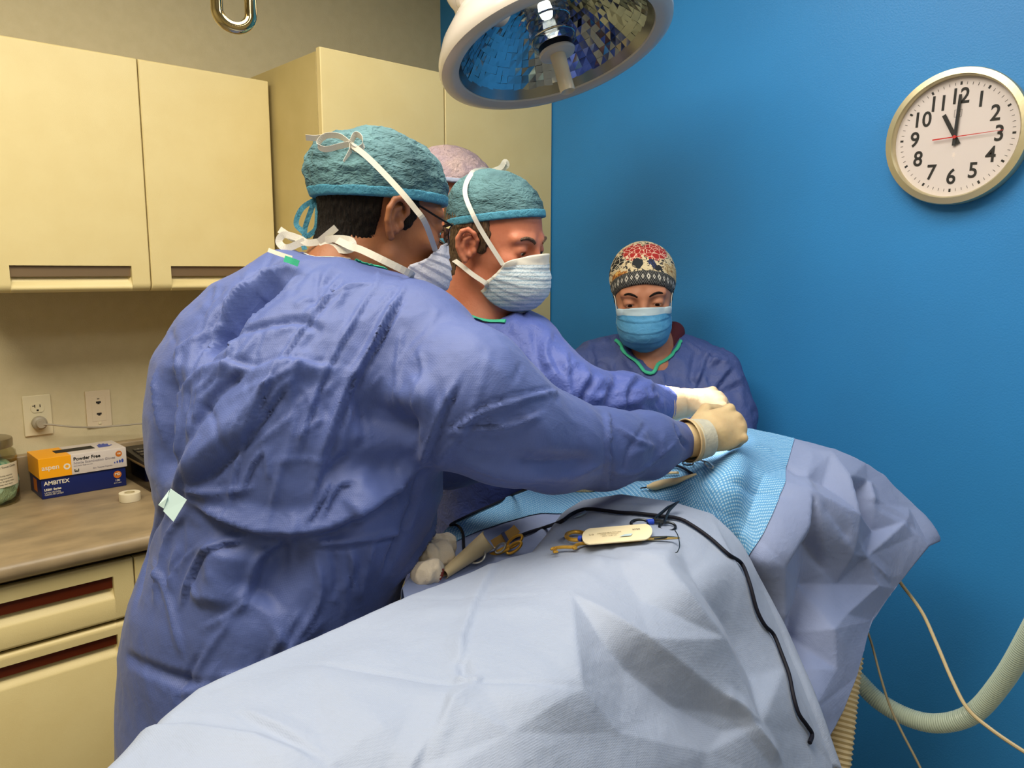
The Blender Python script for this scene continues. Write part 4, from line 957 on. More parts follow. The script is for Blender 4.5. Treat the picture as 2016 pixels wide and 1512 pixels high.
# ================================================================ gloved hands over the operation
def glove(H, root, side, curl, cuff, name='glove', m=None):
    f = s_hand(H, curl, side); f = s_un([f, s_cap(H @ Vector((.0, 0, 0)), cuff[0], .029, cuff[1])], .012)
    return f
m_gl = M_glove
M_glove_shade = mat('latex_glove_shaded', 'c4ae84', 0.5, col2='b9a078', nscale=30, bump=.0006, bscale=120, sub=.08)  # latex tone darkened to stand in for the shadow on this hand
M_knit = mat('knit_cuff_grey', 'a9a89c', .7, col2='b6b4a4', nscale=60, bump=.0008, bscale=200)
HG1 = frame(P(1378, 860, 1.415), P(1440, 842, 1.45)-P(1378, 860, 1.415), -FW*.85+UP*.35+RT*.1)
g1f = s_un([s_hand(HG1, (70, 78, 45), 1, 7), s_chain([(HG1 @ Vector((.0, 0, 0)), .031), (P(1358, 866, 1.405), .0315)], .0)], .012)
gl1 = blob('glove', g1f, *bb([HG1 @ Vector((.13, 0, .02)), HG1 @ Vector((-.04, .06, -.09)), P(1345, 868, 1.40)], .045), .0022, M_glove_shade, S1, 1)
gl1.matrix_parent_inverse = Matrix.Translation(S1.location).inverted()
HG2 = frame(P(1345, 794, 1.60), P(1410, 783, 1.61)-P(1345, 794, 1.60), -FW*.5+UP*.8)
g2f = s_un([s_hand(HG2, (52, 66, 45), 1, 6), s_chain([(HG2 @ Vector((.0, 0, 0)), .029), (P(1318, 797, 1.585), .033)], .0)], .012)
gl2 = blob('glove', g2f, *bb([HG2 @ Vector((.13, 0, .02)), HG2 @ Vector((-.04, .06, -.09)), P(1310, 797, 1.58)], .045), .0022, m_gl, S2, 1)
gl2.matrix_parent_inverse = Matrix.Translation(S2.location).inverted()
def cuffring(root, a, b, r0, r1, m=None):
    a, b = Vector(a), Vector(b); k = MB(); k.M = frame(a, (b-a).orthogonal(), b-a); L = (b-a).length
    k.lathe([(r0, 0), (r0+.0014, .0012), (r0+.0014, .003), (r0, .0042), (r0*.98, L*.5), (r1, L), (r1-.001, L), (r0-.002, .001)], 40)
    o = k.build('glove_cuff', m or m_gl, root, True); o.matrix_parent_inverse = Matrix.Translation(root.location).inverted()
    return o
cuffring(S1, P(1352, 868, 1.398), P(1366, 866, 1.405), .0385, .037, M_glove_shade)
cuffring(S1, P(1362, 867, 1.403), P(1390, 862, 1.415), .0372, .0345, M_knit)
cuffring(S2, P(1308, 797, 1.58), P(1336, 795, 1.59), .037, .033)
# ================================================================ draped operating table
M_drape_shade = mat('drape_paper_shaded', '808eb4', 0.62, col2='7a88b0', nscale=4, crumple=.0011, cscale=14, weave=.00022, wscale=640, sheen=.1)  # same paper as the front sheet; its shade is put into the colour
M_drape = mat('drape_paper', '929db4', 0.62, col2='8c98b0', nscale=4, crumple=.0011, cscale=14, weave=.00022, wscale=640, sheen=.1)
M_patch = bpy.data.materials.new('drape_absorbent'); M_patch.use_nodes = True
nt = M_patch.node_tree; bs = nt.nodes['Principled BSDF']; bs.inputs['Roughness'].default_value = .7
tcn = nt.nodes.new('ShaderNodeAttribute'); tcn.attribute_name = 'weave_uv'; mp = nt.nodes.new('ShaderNodeMapping'); mp.inputs['Rotation'].default_value = (0, 0, math.radians(20)); mp.inputs['Scale'].default_value = (1, 1, 1)
vo = nt.nodes.new('ShaderNodeTexVoronoi'); vo.inputs['Scale'].default_value = 175; vo.inputs['Randomness'].default_value = .12
cr = nt.nodes.new('ShaderNodeValToRGB'); cr.color_ramp.elements[0].position = .18; cr.color_ramp.elements[1].position = .42; cr.color_ramp.elements[0].color = lin('a4c8e2'); cr.color_ramp.elements[1].color = lin('4f90c4')
bp = nt.nodes.new('ShaderNodeBump'); bp.inputs['Distance'].default_value = .0006; bp.invert = True
for a, b in ((tcn.outputs['Vector'], mp.inputs['Vector']), (mp.outputs[0], vo.inputs['Vector']), (vo.outputs['Distance'], cr.inputs['Fac']), (cr.outputs[0], bs.inputs['Base Color']), (vo.outputs['Distance'], bp.inputs['Height']), (bp.outputs[0], bs.inputs['Normal'])): nt.links.new(a, b)
def zd(x, y, z):
    r = P(x, y, 1)-CAM; return (z-CAM.z)/r.z
class Field:
    """smooth surface through measured points (x, y, height)"""
    def __init__(s, ctl, lam=2e-4):
        C_ = np.array(ctl, float); s.c = C_[:, :2]/400; w_ = np.array([1/zd(*c) for c in ctl]); n = len(C_)
        D = np.linalg.norm(s.c[:, None]-s.c[None], axis=2); K = np.where(D > 0, D*D*np.log(D+1e-12), 0)+lam*np.eye(n)
        Pm = np.c_[np.ones(n), s.c]; A = np.block([[K, Pm], [Pm.T, np.zeros((3, 3))]]); s.w = np.linalg.solve(A, np.r_[w_, 0, 0, 0])
    def __call__(s, q):
        q = np.asarray(q, float)/400; D = np.linalg.norm(q[:, None]-s.c[None], axis=2); K = np.where(D > 0, D*D*np.log(D+1e-12), 0)
        inv = K @ s.w[:-3]+np.c_[np.ones(len(q)), q] @ s.w[-3:]; return pn(np.c_[q*400, 1/np.clip(inv, .45, 3)])
def gridn(V, nu, nv):
    G = V.reshape(nv, nu, 3); du = np.gradient(G, axis=1); dv = np.gradient(G, axis=0); n = np.cross(du, dv); n /= np.linalg.norm(n, axis=2)[..., None]+1e-12
    return n.reshape(-1, 3)
def interp_poly(keys, n, dens=None):
    K = np.array(keys, float); L = np.r_[0, np.cumsum(np.linalg.norm(np.diff(K[:, :2], axis=0), axis=1)+np.linalg.norm(np.diff(K[:, 2:4], axis=0), axis=1)+1)]
    t = np.linspace(0, L[-1], n); return np.stack([np.interp(t, L, K[:, i]) for i in range(K.shape[1])], 1)
def pixstrokes(field, L):
    out = []
    for kind, wd, amp, pp in L:
        q = []
        for i in range(len(pp)-1):
            for k in range(4): t = k/4; q.append((pp[i][0]*(1-t)+pp[i+1][0]*t, pp[i][1]*(1-t)+pp[i+1][1]*t))
        q.append(pp[-1]); out.append((kind, wd, amp, list(field(q))))
    return out
from mathutils.geometry import delaunay_2d_cdt
class Facets:
    """flat paper facets between folded lines: points (x, y, height) and the creases that join them"""
    def __init__(s, pts, lines):
        ed = [(a, b) for l in lines for a, b in zip(l[:-1], l[1:])]
        vo, _, fo, ov, _, _ = delaunay_2d_cdt([Vector(p[:2]) for p in pts], ed, [], 0, 1e-4); s.v = np.array([tuple(v) for v in vo]); H = []
        P0 = np.array([p[:2] for p in pts]); Hh = np.array([p[2] for p in pts])
        for i, v in enumerate(s.v):
            if ov[i]: H.append(Hh[ov[i][0]])
            else: d = np.linalg.norm(P0-v, axis=1)+1e-6; H.append((Hh/d**2).sum()/(1/d**2).sum())
        s.h = np.array(H); s.f = [tuple(f) for f in fo]
    def __call__(s, Q):
        out = np.zeros(len(Q))
        for f in s.f:
            a, b, c = s.v[list(f[:3])]; M = np.array([b-a, c-a]).T; det = np.linalg.det(M)
            if abs(det) < 1e-6: continue
            uv = (Q-a) @ np.linalg.inv(M).T; i = (uv[:, 0] >= -1e-6) & (uv[:, 1] >= -1e-6) & (uv.sum(1) <= 1+1e-6)
            out[i] = (s.h[f[0]]*(1-uv.sum(1))+s.h[f[1]]*uv[:, 0]+s.h[f[2]]*uv[:, 1])[i]
        return out
def sheet(field, keys, nu, nv, strokes, off=0.0, noise_a=.0014, facets=None):
    """columns between a far edge and a near edge; returns grid points displaced into folds"""
    K = interp_poly(keys, nu); t = np.linspace(0, 1, nv)[:, None, None]; Q = (K[None, :, :2]*(1-t)+K[None, :, 2:4]*t).reshape(-1, 2)
    V = field(Q); n = gridn(V, nu, nv); m = n[:, 2].mean()
    if m < 0: n = -n
    nn = n.copy()
    D = stroke_disp(V, nn, strokes)+(facets(Q) if facets else 0)+noise_a*ridged(V*np.array([9, 9, 9]), 3)+.0005*ridged(V*31, 2)
    return V+nn*(D+off)[:, None], nn
def gridfaces(nu, nv): return [(j*nu+i, (j+1)*nu+i, (j+1)*nu+i+1, j*nu+i+1) for j in range(nv-1) for i in range(nu-1)]
ctlA = [(230,1512,1.105),(405,1355,1.108),(600,1270,1.108),(800,1180,1.105),(1000,1100,1.112),(1090,1083,1.122),(1120,1010,1.125),(1150,985,1.128),(1220,975,1.142),(1320,990,1.135),(1400,1012,1.115),(1473,1102,1.06),(1499,1154,1.02),(1560,1300,.93),(1640,1512,.82),
 (1200,1050,1.128),(1330,1060,1.125),(1100,1180,1.12),(900,1250,1.118),(700,1400,1.115),(400,1480,1.11),(900,1400,1.11),(1100,1350,1.105),(700,1512,1.10),(1100,1512,1.06),(1300,1150,1.12),(1300,1300,1.065),(1300,1450,1.02),(1400,1150,1.095),(1450,1250,1.02),(1500,1400,.95),(1400,1400,.99),(1550,1500,.88),(1200,1450,1.05),
 (-150,1720,1.1),(300,1720,1.09),(800,1720,1.06),(1200,1720,.98),(1600,1720,.78)]
fA = Field(ctlA)
STA = pixstrokes(fA, [
 ('v', .006, .0022, [(787,1181),(955,1184),(1121,1189)]), ('b', .03, .003, [(800,1205),(955,1210),(1100,1215)]), ('v', .006, .0025, [(602,1309),(760,1325),(877,1344),(946,1349),(1130,1366)]), ('b', .03, .003, [(620,1330),(860,1365),(1120,1390)]),
 ('s', .018, .004, [(977,1102),(940,1180),(909,1259),(899,1340)]), ('s', .02, .004, [(871,1346),(840,1430),(806,1512),(780,1600)]), ('r', .014, .003, [(946,1349),(890,1390),(827,1512)]), ('r', .012, .006, [(899,1335),(920,1340),(946,1350)]), ('v', .010, .005, [(905,1300),(912,1325),(930,1345)]),
 ('s', .07, .016, [(1134,1520),(1125,1365),(1121,1189),(1060,1120)]), ('r', .035, .010, [(1134,1365),(1202,1440),(1209,1560)]), ('B', .05, .016, [(1190,1260),(1230,1340),(1260,1420)]),
 ('r', .05, .016, [(1131,1190),(1215,1235),(1302,1290),(1400,1360),(1490,1427)]), ('r', .04, .014, [(1300,1110),(1340,1160),(1402,1259),(1493,1430)]), ('B', .035, .010, [(1290,1180),(1340,1240),(1420,1350)]),
 ('s', .03, .008, [(1340,1070),(1400,1120),(1440,1200),(1475,1300)]), ('v', .02, .009, [(1437,1100),(1450,1150),(1480,1215),(1500,1290)]), ('r', .02, .010, [(1405,1020),(1440,1070),(1480,1130),(1520,1215),(1560,1320)]),
 ('s', .03, .010, [(1491,1220),(1508,1337),(1550,1417),(1600,1511)]), ('v', .02, .008, [(1440,1393),(1486,1428),(1565,1512)]), ('r', .02, .007, [(1400,1370),(1450,1400),(1530,1500)]),
 ('s', .03, .005, [(240,1440),(365,1440),(502,1465),(646,1512)]), ('b', .05, .004, [(450,1380),(600,1330),(780,1270)]), ('b', .04, .006, [(1150,1120),(1250,1110),(1330,1100)]), ('v', .02, .004, [(1130,1085),(1230,1100),(1310,1130)]),
 ('r', .02, .005, [(1160,1000),(1250,1000),(1330,1005)]), ('v', .02, .004, [(1170,1020),(1260,1035),(1330,1030)]), ('s', .018, .003, [(660,1500),(560,1440),(470,1400)])])
keysA = [(-150,1720,-150,1800),(60,1640,60,1760),(230,1512,250,1750),(405,1355,420,1740),(600,1270,600,1740),(800,1182,780,1740),(1000,1102,950,1740),(1060,1085,1010,1740),(1100,1040,1060,1740),(1125,1002,1100,1740),(1150,985,1140,1740),(1220,974,1200,1740),(1320,988,1290,1740),
 (1400,1012,1380,1740),(1445,1060,1430,1740),(1473,1102,1470,1740),(1499,1154,1500,1740),(1535,1240,1540,1740),(1580,1350,1580,1740),(1640,1512,1620,1740)]
nuA, nvA = 330, 190
PA = [(1123,1190,.013),(1129,1366,.012),(1206,1446,.006),(1306,1126,.012),(1488,1427,.006),(1259,1268,.016),(1185,1262,-.002),(1245,1312,-.010),(1402,1259,.016),(1362,1128,-.004),(1436,1232,-.008),(1478,1330,-.005),(1260,1180,-.002),
 (1000,1115,0),(1095,1092,0),(1200,1075,0),(1330,1060,0),(1400,1080,.0),(1440,1110,.006),(1490,1222,.006),(1535,1320,.008),(1590,1450,0),(1620,1700,0),(1000,1740,0),(700,1740,0),
 (787,1181,.001),(955,1184,.003),(850,1262,.001),(602,1309,-.001),(877,1344,-.003),(946,1349,.001),(871,1348,-.003),(806,1512,-.003),(750,1430,.003),(1000,1450,.006),(1050,1275,.003),(827,1560,0),(909,1262,.003),(977,1102,0),(400,1360,0),(240,1440,0),(502,1465,.004),(646,1512,0),(300,1740,0),(-150,1740,0),(230,1520,0),(-150,1900,0),(1680,1900,0),(1213,1540,.006),(1380,1560,-.006),(1560,1560,.004),(890,1392,.005),
 (1150,990,0),(1400,1015,0),(1250,1000,0),(1060,1060,0),(600,1275,0),(1520,1240,.0),(1640,1512,0),(60,1640,0),(1340,1385,-.012),(1430,1438,-.006),(1160,1290,.004),(1400,1480,-.004)]
LA = [[0,5,4],[6,7,len(PA)-4,len(PA)-3],[9,10,11],[0,1,2,48],[3,8,4],[0,26,25],[28,29,30,1],[30,51],[31,32],[40,41,42],[18,19,20,21],[37,29]]
STA = [t_ for t_ in STA if t_[2] < .0075]
fcA = Facets([(x, y, h*1.2) for x, y, h in PA], LA)
VA, nA = sheet(fA, keysA, nuA, nvA, STA, facets=fcA)
GA = VA.reshape(nvA, nuA, 3)
# beyond the crest the sheet curls over and down; near side hangs below the table edge
fwd = np.array([math.cos(AZ), math.sin(AZ), 0]); rows = []
crest = GA[0]; t_ = np.gradient(crest, axis=0); t_[:, 2] = 0; t_ /= np.linalg.norm(t_, axis=1)[:, None]; outd = np.stack([-t_[:, 1], t_[:, 0], 0*t_[:, 0]], 1); outd[(outd @ fwd) < 0] *= -1
for _ in range(30): outd[1:-1] = (outd[:-2]+outd[1:-1]*2+outd[2:])/4
for k, (o_, dz) in enumerate([(.005, -.001), (.011, -.004), (.017, -.009), (.022, -.016), (.026, -.024)]): rows.insert(0, crest+outd*o_+np.array([0, 0, dz]))
near = GA[-1]; back = [near+fwd*-.01*k+np.array([0, 0, -.02*k*k/4]) for k in range(1, 5)]+[near-fwd*.05+np.array([0, 0, -.10*k]) for k in range(2, 7)]
GA2 = np.concatenate([np.stack(rows), GA, np.stack(back)]); GA2[..., 2] = np.maximum(GA2[..., 2], .25)
nvA2 = GA2.shape[0]
drA = quickmesh('surgical_drape', GA2.reshape(-1, 3), gridfaces(nuA, nvA2), M_drape)
tag(drA, 'pale grey-blue paper drape in front, the needle holder and suture packet lying on it', 'drape', 'paper drapes over the operating table')
drA.modifiers.new('thick', 'SOLIDIFY').thickness = .0009; drA.modifiers[-1].offset = -1
ctlB = [(1475,845,1.20),(1560,862,1.19),(1640,885,1.17),(1740,935,1.12),(1790,1000,1.06),(1830,1075,1.0),(1760,1160,.93),(1710,1230,.88),(1690,1320,.83),(1650,1420,.78),(1600,1512,.74),(1540,950,1.14),(1600,1000,1.10),(1600,1100,1.02),(1700,1050,1.04),(1550,1200,.95),(1620,1250,.90),(1600,1400,.82),
 (1500,1100,1.045),(1460,1000,1.12),(1400,920,1.17),(1400,860,1.19),(1350,960,1.13),(1250,965,1.11),(1150,960,1.10),(1050,985,1.09),(1000,1060,1.075),(900,1080,1.075),(850,1120,1.075),(800,1150,1.075),(700,1200,1.075),(1300,900,1.14),(1200,900,1.12),(1100,930,1.10),(1000,960,1.09),
 (900,1250,1.04),(1100,1100,1.06),(1200,1050,1.06),(1300,1150,1.0),(1400,1200,.93),(1500,1400,.80),(1450,1110,1.02)]
fB = Field(ctlB)
STB = pixstrokes(fB, [
 ('r', .02, .006, [(1597,891),(1580,948),(1576,986)]), ('v', .012, .004, [(1545,915),(1576,948)]), ('s', .05, .018, [(1634,1123),(1660,1089),(1662,1020),(1652,955),(1628,903)]),
 ('s', .045, .018, [(1499,1154),(1531,1109),(1566,1041),(1576,986)]), ('s', .03, .012, [(1579,987),(1607,1041),(1621,1092),(1633,1123)]), ('s', .025, .008, [(1701,917),(1703,948),(1662,986)]), ('r', .02, .006, [(1703,948),(1713,993)]),
 ('v', .014, .006, [(1713,993),(1775,1029),(1803,1054)]), ('r', .018, .005, [(1665,1061),(1696,1096),(1750,1140)]), ('s', .05, .010, [(1775,1029),(1696,1096),(1655,1151)]), ('s', .02, .007, [(1655,1209),(1715,1221)]),
 ('s', .025, .010, [(1633,1130),(1652,1185),(1655,1209),(1640,1320)]), ('B', .04, .018, [(1621,1120),(1573,1244),(1545,1316)]), ('r', .03, .012, [(1580,1160),(1540,1250),(1500,1330)]), ('v', .02, .006, [(1590,1000),(1650,1060)]),
 ('b', .05, .012, [(1450,900),(1440,960),(1420,1010)]), ('B', .04, .010, [(1430,870),(1400,920),(1370,990)]), ('r', .02, .004, [(1480,880),(1520,890)]), ('B', .03, .006, [(1480,920),(1470,990),(1450,1050)]), ('v', .012, .004, [(1420,965),(1500,975),(1545,990)]),
 ('b', .03, .006, [(900,1075),(1000,1040),(1100,1010)]), ('B', .03, .006, [(860,1100),(960,1070),(1080,1040)])])
keysB = [(792,1158,800,1200),(840,1088,860,1180),(880,1040,930,1170),(1000,978,1050,1150),(1150,925,1180,1130),(1300,868,1320,1180),(1400,846,1400,1300),(1440,842,1450,1450),(1475,845,1500,1560),(1520,853,1550,1600),(1560,862,1585,1545),(1600,873,1608,1500),(1640,885,1630,1455),(1690,908,1660,1400),(1740,935,1685,1335),(1775,975,1697,1290),(1800,1015,1712,1232),(1830,1075,1760,1160)]
nuB, nvB = 300, 190
PB = [(1597,891,.004),(1545,925,0),(1580,948,.005),(1576,986,.018),(1566,1041,.016),(1531,1109,.010),(1499,1154,.004),(1600,1070,-.012),(1633,1123,-.005),(1628,903,.010),(1652,955,.017),(1662,1020,.019),(1660,1089,.012),(1685,970,-.006),(1693,1015,-.010),(1701,917,.004),(1703,948,.003),(1713,993,.005),(1775,1029,.009),(1803,1054,.003),
 (1696,1096,.004),(1722,1045,-.004),(1655,1151,-.006),(1720,1150,.006),(1655,1209,.006),(1715,1221,0),(1600,1150,-.010),(1573,1244,-.012),(1540,1210,.008),(1622,1240,.012),(1545,1316,0),(1640,1320,.004),(1600,1400,0),(1500,1250,0),(1500,1560,0),(1640,1560,0),(1690,1330,0),(1830,1075,0),(1790,1000,0),(1740,935,0),(1640,885,.002),(1560,862,0),(1475,845,0),(1300,860,0),(1100,930,0),(900,1020,0),(790,1150,0),(800,1250,0),(1100,1180,0),(1400,1300,0),(1420,960,.010),(1470,1030,-.004),(1380,900,-.004),(1500,940,.002),(1440,1080,0),(1760,1160,0),(1616,960,.002),(1200,960,0)]
LB = [[2,3,4,5,6],[9,10,11,12,8],[3,8],[15,16,17,18,19],[18,20,22],[20,23],[24,25],[8,22,24],[5,28,30],[8,26,27,30]]
STB = [t_ for t_ in STB if t_[0] in 'bBv' or t_[2] <= .006]
fcB = Facets([(x, y, h*1.9) for x, y, h in PB], LB)
VB, nB = sheet(fB, keysB, nuB, nvB, STB, facets=fcB); GB = VB.reshape(nvB, nuB, 3)
crest = GB[0]; t_ = np.gradient(crest, axis=0); t_[:, 2] = 0; t_ /= np.linalg.norm(t_, axis=1)[:, None]; outd = np.stack([-t_[:, 1], t_[:, 0], 0*t_[:, 0]], 1); outd[(outd @ fwd) < 0] *= -1
for _ in range(60): outd[1:-1] = (outd[:-2]+outd[1:-1]*2+outd[2:])/4
rows = []
tp = np.clip(np.linspace(0, 1, nuB)/.12, 0, 1)[:, None]*.75+.25; tq = (np.clip((1-np.linspace(0, 1, nuB))/.22, 0, 1)**1.5*np.clip(.25+np.linspace(0, 1, nuB)*3, 0, 1))[:, None]
for (o_, dz) in [(.008, -.002), (.018, -.008), (.027, -.020), (.033, -.04), (.037, -.07), (.04, -.12), (.042, -.20), (.044, -.30)]: tp3 = (.3+.7*np.clip((np.linspace(0, 1, nuB)-.45)/.15, 0, 1))[:, None]; rows.insert(0, crest+outd*o_*tp*tp3+np.array([0, 0, 1.0])*dz*tq)
GB2 = np.concatenate([np.stack(rows), GB])
drB = quickmesh('surgical_drape', GB2.reshape(-1, 3), gridfaces(nuB, GB2.shape[0]), M_drape_shade)
tag(drB, 'grey-blue paper drape hanging off the table beside the blue wall, light blue patch on top', 'drape', 'paper drapes over the operating table')
drB.modifiers.new('thick', 'SOLIDIFY').thickness = .0009; drB.modifiers[-1].offset = -1
keysP = [(843,1088,845,1090),(880,1041,915,1062),(930,1014,970,1043),(1000,980,1041,1021),(1060,958,1109,1014),(1150,927,1150,1050),(1300,869,1300,1120),(1400,847,1420,1140),(1440,843,1474,1104),(1475,846,1500,1052),(1520,854,1535,960),(1562,864,1563,867)]
VPt, nP = sheet(fB, keysP, 260, 110, STB, off=.0020, facets=fcB)
pt = quickmesh('absorbent_patch', VPt, gridfaces(260, 110), M_patch, drB); 
GP = VPt.reshape(110, 260, 3); vv = np.r_[np.zeros((1, 260)), np.cumsum(np.linalg.norm(np.diff(GP, axis=0), axis=2), axis=0)]; uu = np.r_[0, np.cumsum(np.linalg.norm(np.diff(GP[20:60], axis=1), axis=2).mean(0))]
at = pt.data.attributes.new('weave_uv', 'FLOAT_VECTOR', 'POINT'); at.data.foreach_set('vector', np.stack([np.broadcast_to(uu, vv.shape), vv, 0*vv], -1).astype(np.float32).ravel())
pt['label'] = 'light blue dotted absorbent patch'
bvD = BVHTree.FromPolygons([tuple(v) for v in np.concatenate([GA2.reshape(-1, 3), VB, VPt])], gridfaces(nuA, nvA2)+[tuple(i+len(GA2.reshape(-1, 3)) for i in f) for f in gridfaces(nuB, nvB)]+[tuple(i+len(GA2.reshape(-1, 3))+len(VB) for i in f) for f in gridfaces(260, 110)])
def ond(x, y, lift=.002):
    r = (P(x, y, 1)-CAM).normalized(); q, n, _, _ = bvD.ray_cast(CAM, r)
    if q is None: return P(x, y, 1.2), Vector((0, 0, 1))
    if n.dot(r) > 0: n = -n
    return q+n*lift, n
# the table under it
ax = (P(1450, 900, 1.5)-P(700, 1400, .85)); ax.z = 0; L_ = ax.length; axn = ax.normalized()
c_ = (P(1450, 900, 1.5)+P(700, 1400, .85))/2
tb = empty('operating_table', (c_.x, c_.y, 0), 'padded operating table standing under the paper drapes', 'table', rot=(0, 0, math.atan2(axn.y, axn.x)))
M_pad = mat('pad_blue', '1c3a6a', .5); M_steel = mat('steel', '9a9da0', .3, 1.0)
MB().box((-.32, -.11, .74), (.22, .11, .80), bev=.015).build('mattress', M_pad, tb, True)
MB().box((-.31, -.10, .70), (.21, .10, .738), bev=.004).build('table_top', M_steel, tb)
MB().box((-.08, -.08, .06), (.12, .08, .70), bev=.01).build('column', M_steel, tb)
MB().box((-.26, -.11, .002), (.22, .11, .06), bev=.012).build('base', M_steel, tb)
# ================================================================ thin clear glass
def thin_glass(name, tint='ffffff', rough=.02, refl=.08):
    m = bpy.data.materials.new(name); m.use_nodes = True; nt = m.node_tree; nt.nodes.clear()
    o = nt.nodes.new('ShaderNodeOutputMaterial'); t = nt.nodes.new('ShaderNodeBsdfTransparent'); g = nt.nodes.new('ShaderNodeBsdfGlossy'); x = nt.nodes.new('ShaderNodeMixShader'); lw = nt.nodes.new('ShaderNodeLayerWeight'); pw = nt.nodes.new('ShaderNodeMath'); pw.operation = 'POWER'; pw.inputs[1].default_value = 4; f = nt.nodes.new('ShaderNodeMath'); f.operation = 'MULTIPLY_ADD'; f.inputs[1].default_value = .6; f.inputs[2].default_value = .04
    lw.inputs['Blend'].default_value = .5; nt.links.new(lw.outputs['Facing'], pw.inputs[0]); nt.links.new(pw.outputs[0], f.inputs[0]); t.inputs[0].default_value = lin(tint); g.inputs['Roughness'].default_value = rough
    nt.links.new(f.outputs[0], x.inputs[0]); nt.links.new(t.outputs[0], x.inputs[1]); nt.links.new(g.outputs[0], x.inputs[2]); nt.links.new(x.outputs[0], o.inputs['Surface']); return m
M_glass = thin_glass('clear_glass')
M_white_p = mat('enamel_white', 'ddd8cc', .28, coat=.3); M_black = mat('print_black', '141414', .6); M_chrome = mat('chrome', 'd8d8d8', .07, 1.0)
# ================================================================ wall clock
ck = empty('wall_clock', (XB, .648, 1.811), 'round silver-rimmed wall clock showing eleven, on the blue wall', 'clock')
KM = Matrix(((0, 0, -1), (-1, 0, 0), (0, 1, 0))).to_4x4() @ Matrix.Rotation(math.radians(-2.0), 4, 'Z')   # local x = viewer's right, z = out of the wall
M_rim = mat('brushed_aluminium', 'c9bf9c', .38, .75, bump=.0003, bscale=90); M_dial = mat('clock_dial', 'd9cfcc', .6)
b = MB(); b.M = KM; b.lathe([(0, .002), (.141, .002), (.144, .010), (.145, .030), (.143, .037), (.130, .040), (.1268, .036), (.1262, .022)], 96); b.build('clock_case', M_rim, ck, True)
b = MB(); b.M = KM; b.disc(.1265, .0225, 96); dial = b.build('clock_dial', M_dial, ck)
b = MB(); b.M = KM
for k in range(60):
    a = 2*math.pi*k/60; big = k % 5 == 0; r0, r1, w_ = (.1095, .1165, .0022) if big else (.1095, .1155, .0005)
    d_ = Vector((math.sin(a), math.cos(a), 0)); s_ = Vector((math.cos(a), -math.sin(a), 0)); q_ = [d_*r0-s_*w_, d_*r0+s_*w_, d_*r1+s_*w_, d_*r1-s_*w_]
    b.add([p+Vector((0, 0, .0228)) for p in q_], [(0, 1, 2, 3)])
b.build('minute_marks', M_black, dial)
for k in range(1, 13):
    a = 2*math.pi*k/12; text(str(k), .046, M_black, dial, KM @ Matrix.Translation((.085*math.sin(a), .085*math.cos(a), .0230)), name='numeral', bold=.0007, sx=.88)
b = MB(); b.M = KM; b.tube([(-.0075, .043, .0232), (.0075, .043, .0232), (.0075, .058, .0232), (-.0075, .058, .0232)], .0003, 4, closed=True); b.build('maker_mark', M_black, dial)
text('Z', .013, M_black, dial, KM @ Matrix.Translation((0, .050, .0230)), name='maker_letter')
def hand(name, ang, pts, z, m):
    b = MB(); b.M = KM @ Matrix.Rotation(-math.radians(ang), 4, 'Z'); n = len(pts)
    b.add([(x, y, z) for x, y in pts]+[(x, y, z+.0008) for x, y in pts], [tuple(range(n))[::-1], tuple(range(n, 2*n))]+[(i, (i+1) % n, (i+1) % n+n, i+n) for i in range(n)]); return b.build(name, m, ck)
hand('hour_hand', 330.5, [(-.004, -.017), (.004, -.017), (.0042, .056), (-.0042, .056)], .0255, M_black)
hand('minute_hand', 1.5, [(-.0036, -.018), (.0036, -.018), (.0030, .089), (-.0030, .089)], .0272, M_black)
M_red = mat('second_hand_red', 'c0201c', .5)
hand('second_hand', 86, [(-.0014, -.045), (.0014, -.045), (.0004, .094), (-.0004, .094)], .0290, M_red)
b = MB(); b.M = KM; b.lathe([(0, .031), (.0035, .031), (.004, .024)], 20); b.build('hand_pin', M_red, ck, True)
b = MB(); b.M = KM; b.disc(.1266, .0345, 96); b.build('clock_glass', M_glass, ck)
# ================================================================ surgical lamp
lp = empty('surgical_lamp', tuple(LAMP_C), 'white dome surgical lamp with faceted mirror bowl, over the people', 'lamp')
LM = frame((0, 0, 0), LAMP_N.orthogonal(), LAMP_N); LM.translation = (0, 0, 0)
M_lampw = mat('lamp_enamel', 'cfc6bc', .25, coat=.4)
b = MB(); b.M = LM; b.lathe([(.0, -.165), (.09, -.158), (.16, -.135), (.215, -.10), (.247, -.06), (.2625, -.028), (.2655, -.012), (.262, -.002), (.250, .004), (.236, .003), (.2235, -.002), (.2215, -.008)], 128)
b.build('lamp_housing', M_lampw, lp, True)
b = MB(); b.M = LM; b.lathe([(.2215, -.006), (.214, -.022), (.210, -.030), (.2225, -.008)], 96); b.build('inner_trim', mat('trim_metal', '8f9296', .22, 1.0), lp, True)
M_mirror = mat('faceted_mirror', 'b9c4cc', .06, 1.0); random.seed(4); vs = []; fs = []; NR, NK = 13, 64
def rp(i): t = i/NR; return (.214-.160*t, -.024-.115*math.sin(t*math.pi/2))
for i in range(NR):
    for k in range(NK):
        (r0, z0), (r1, z1) = rp(i), rp(i+1); a0, a1 = 2*math.pi*k/NK, 2*math.pi*(k+1)/NK; n = len(vs); j = [random.uniform(-.0011, .0011) for _ in range(4)]
        c_ = [(r0*math.cos(a0), r0*math.sin(a0), z0), (r0*math.cos(a1), r0*math.sin(a1), z0), (r1*math.cos(a1), r1*math.sin(a1), z1), (r1*math.cos(a0), r1*math.sin(a0), z1)]
        vs += [LM @ Vector((x, y, z+j[q])) for q, (x, y, z) in enumerate(c_)]; fs.append((n, n+1, n+2, n+3))
mesh('reflector_bowl', vs, fs, M_mirror, lp)
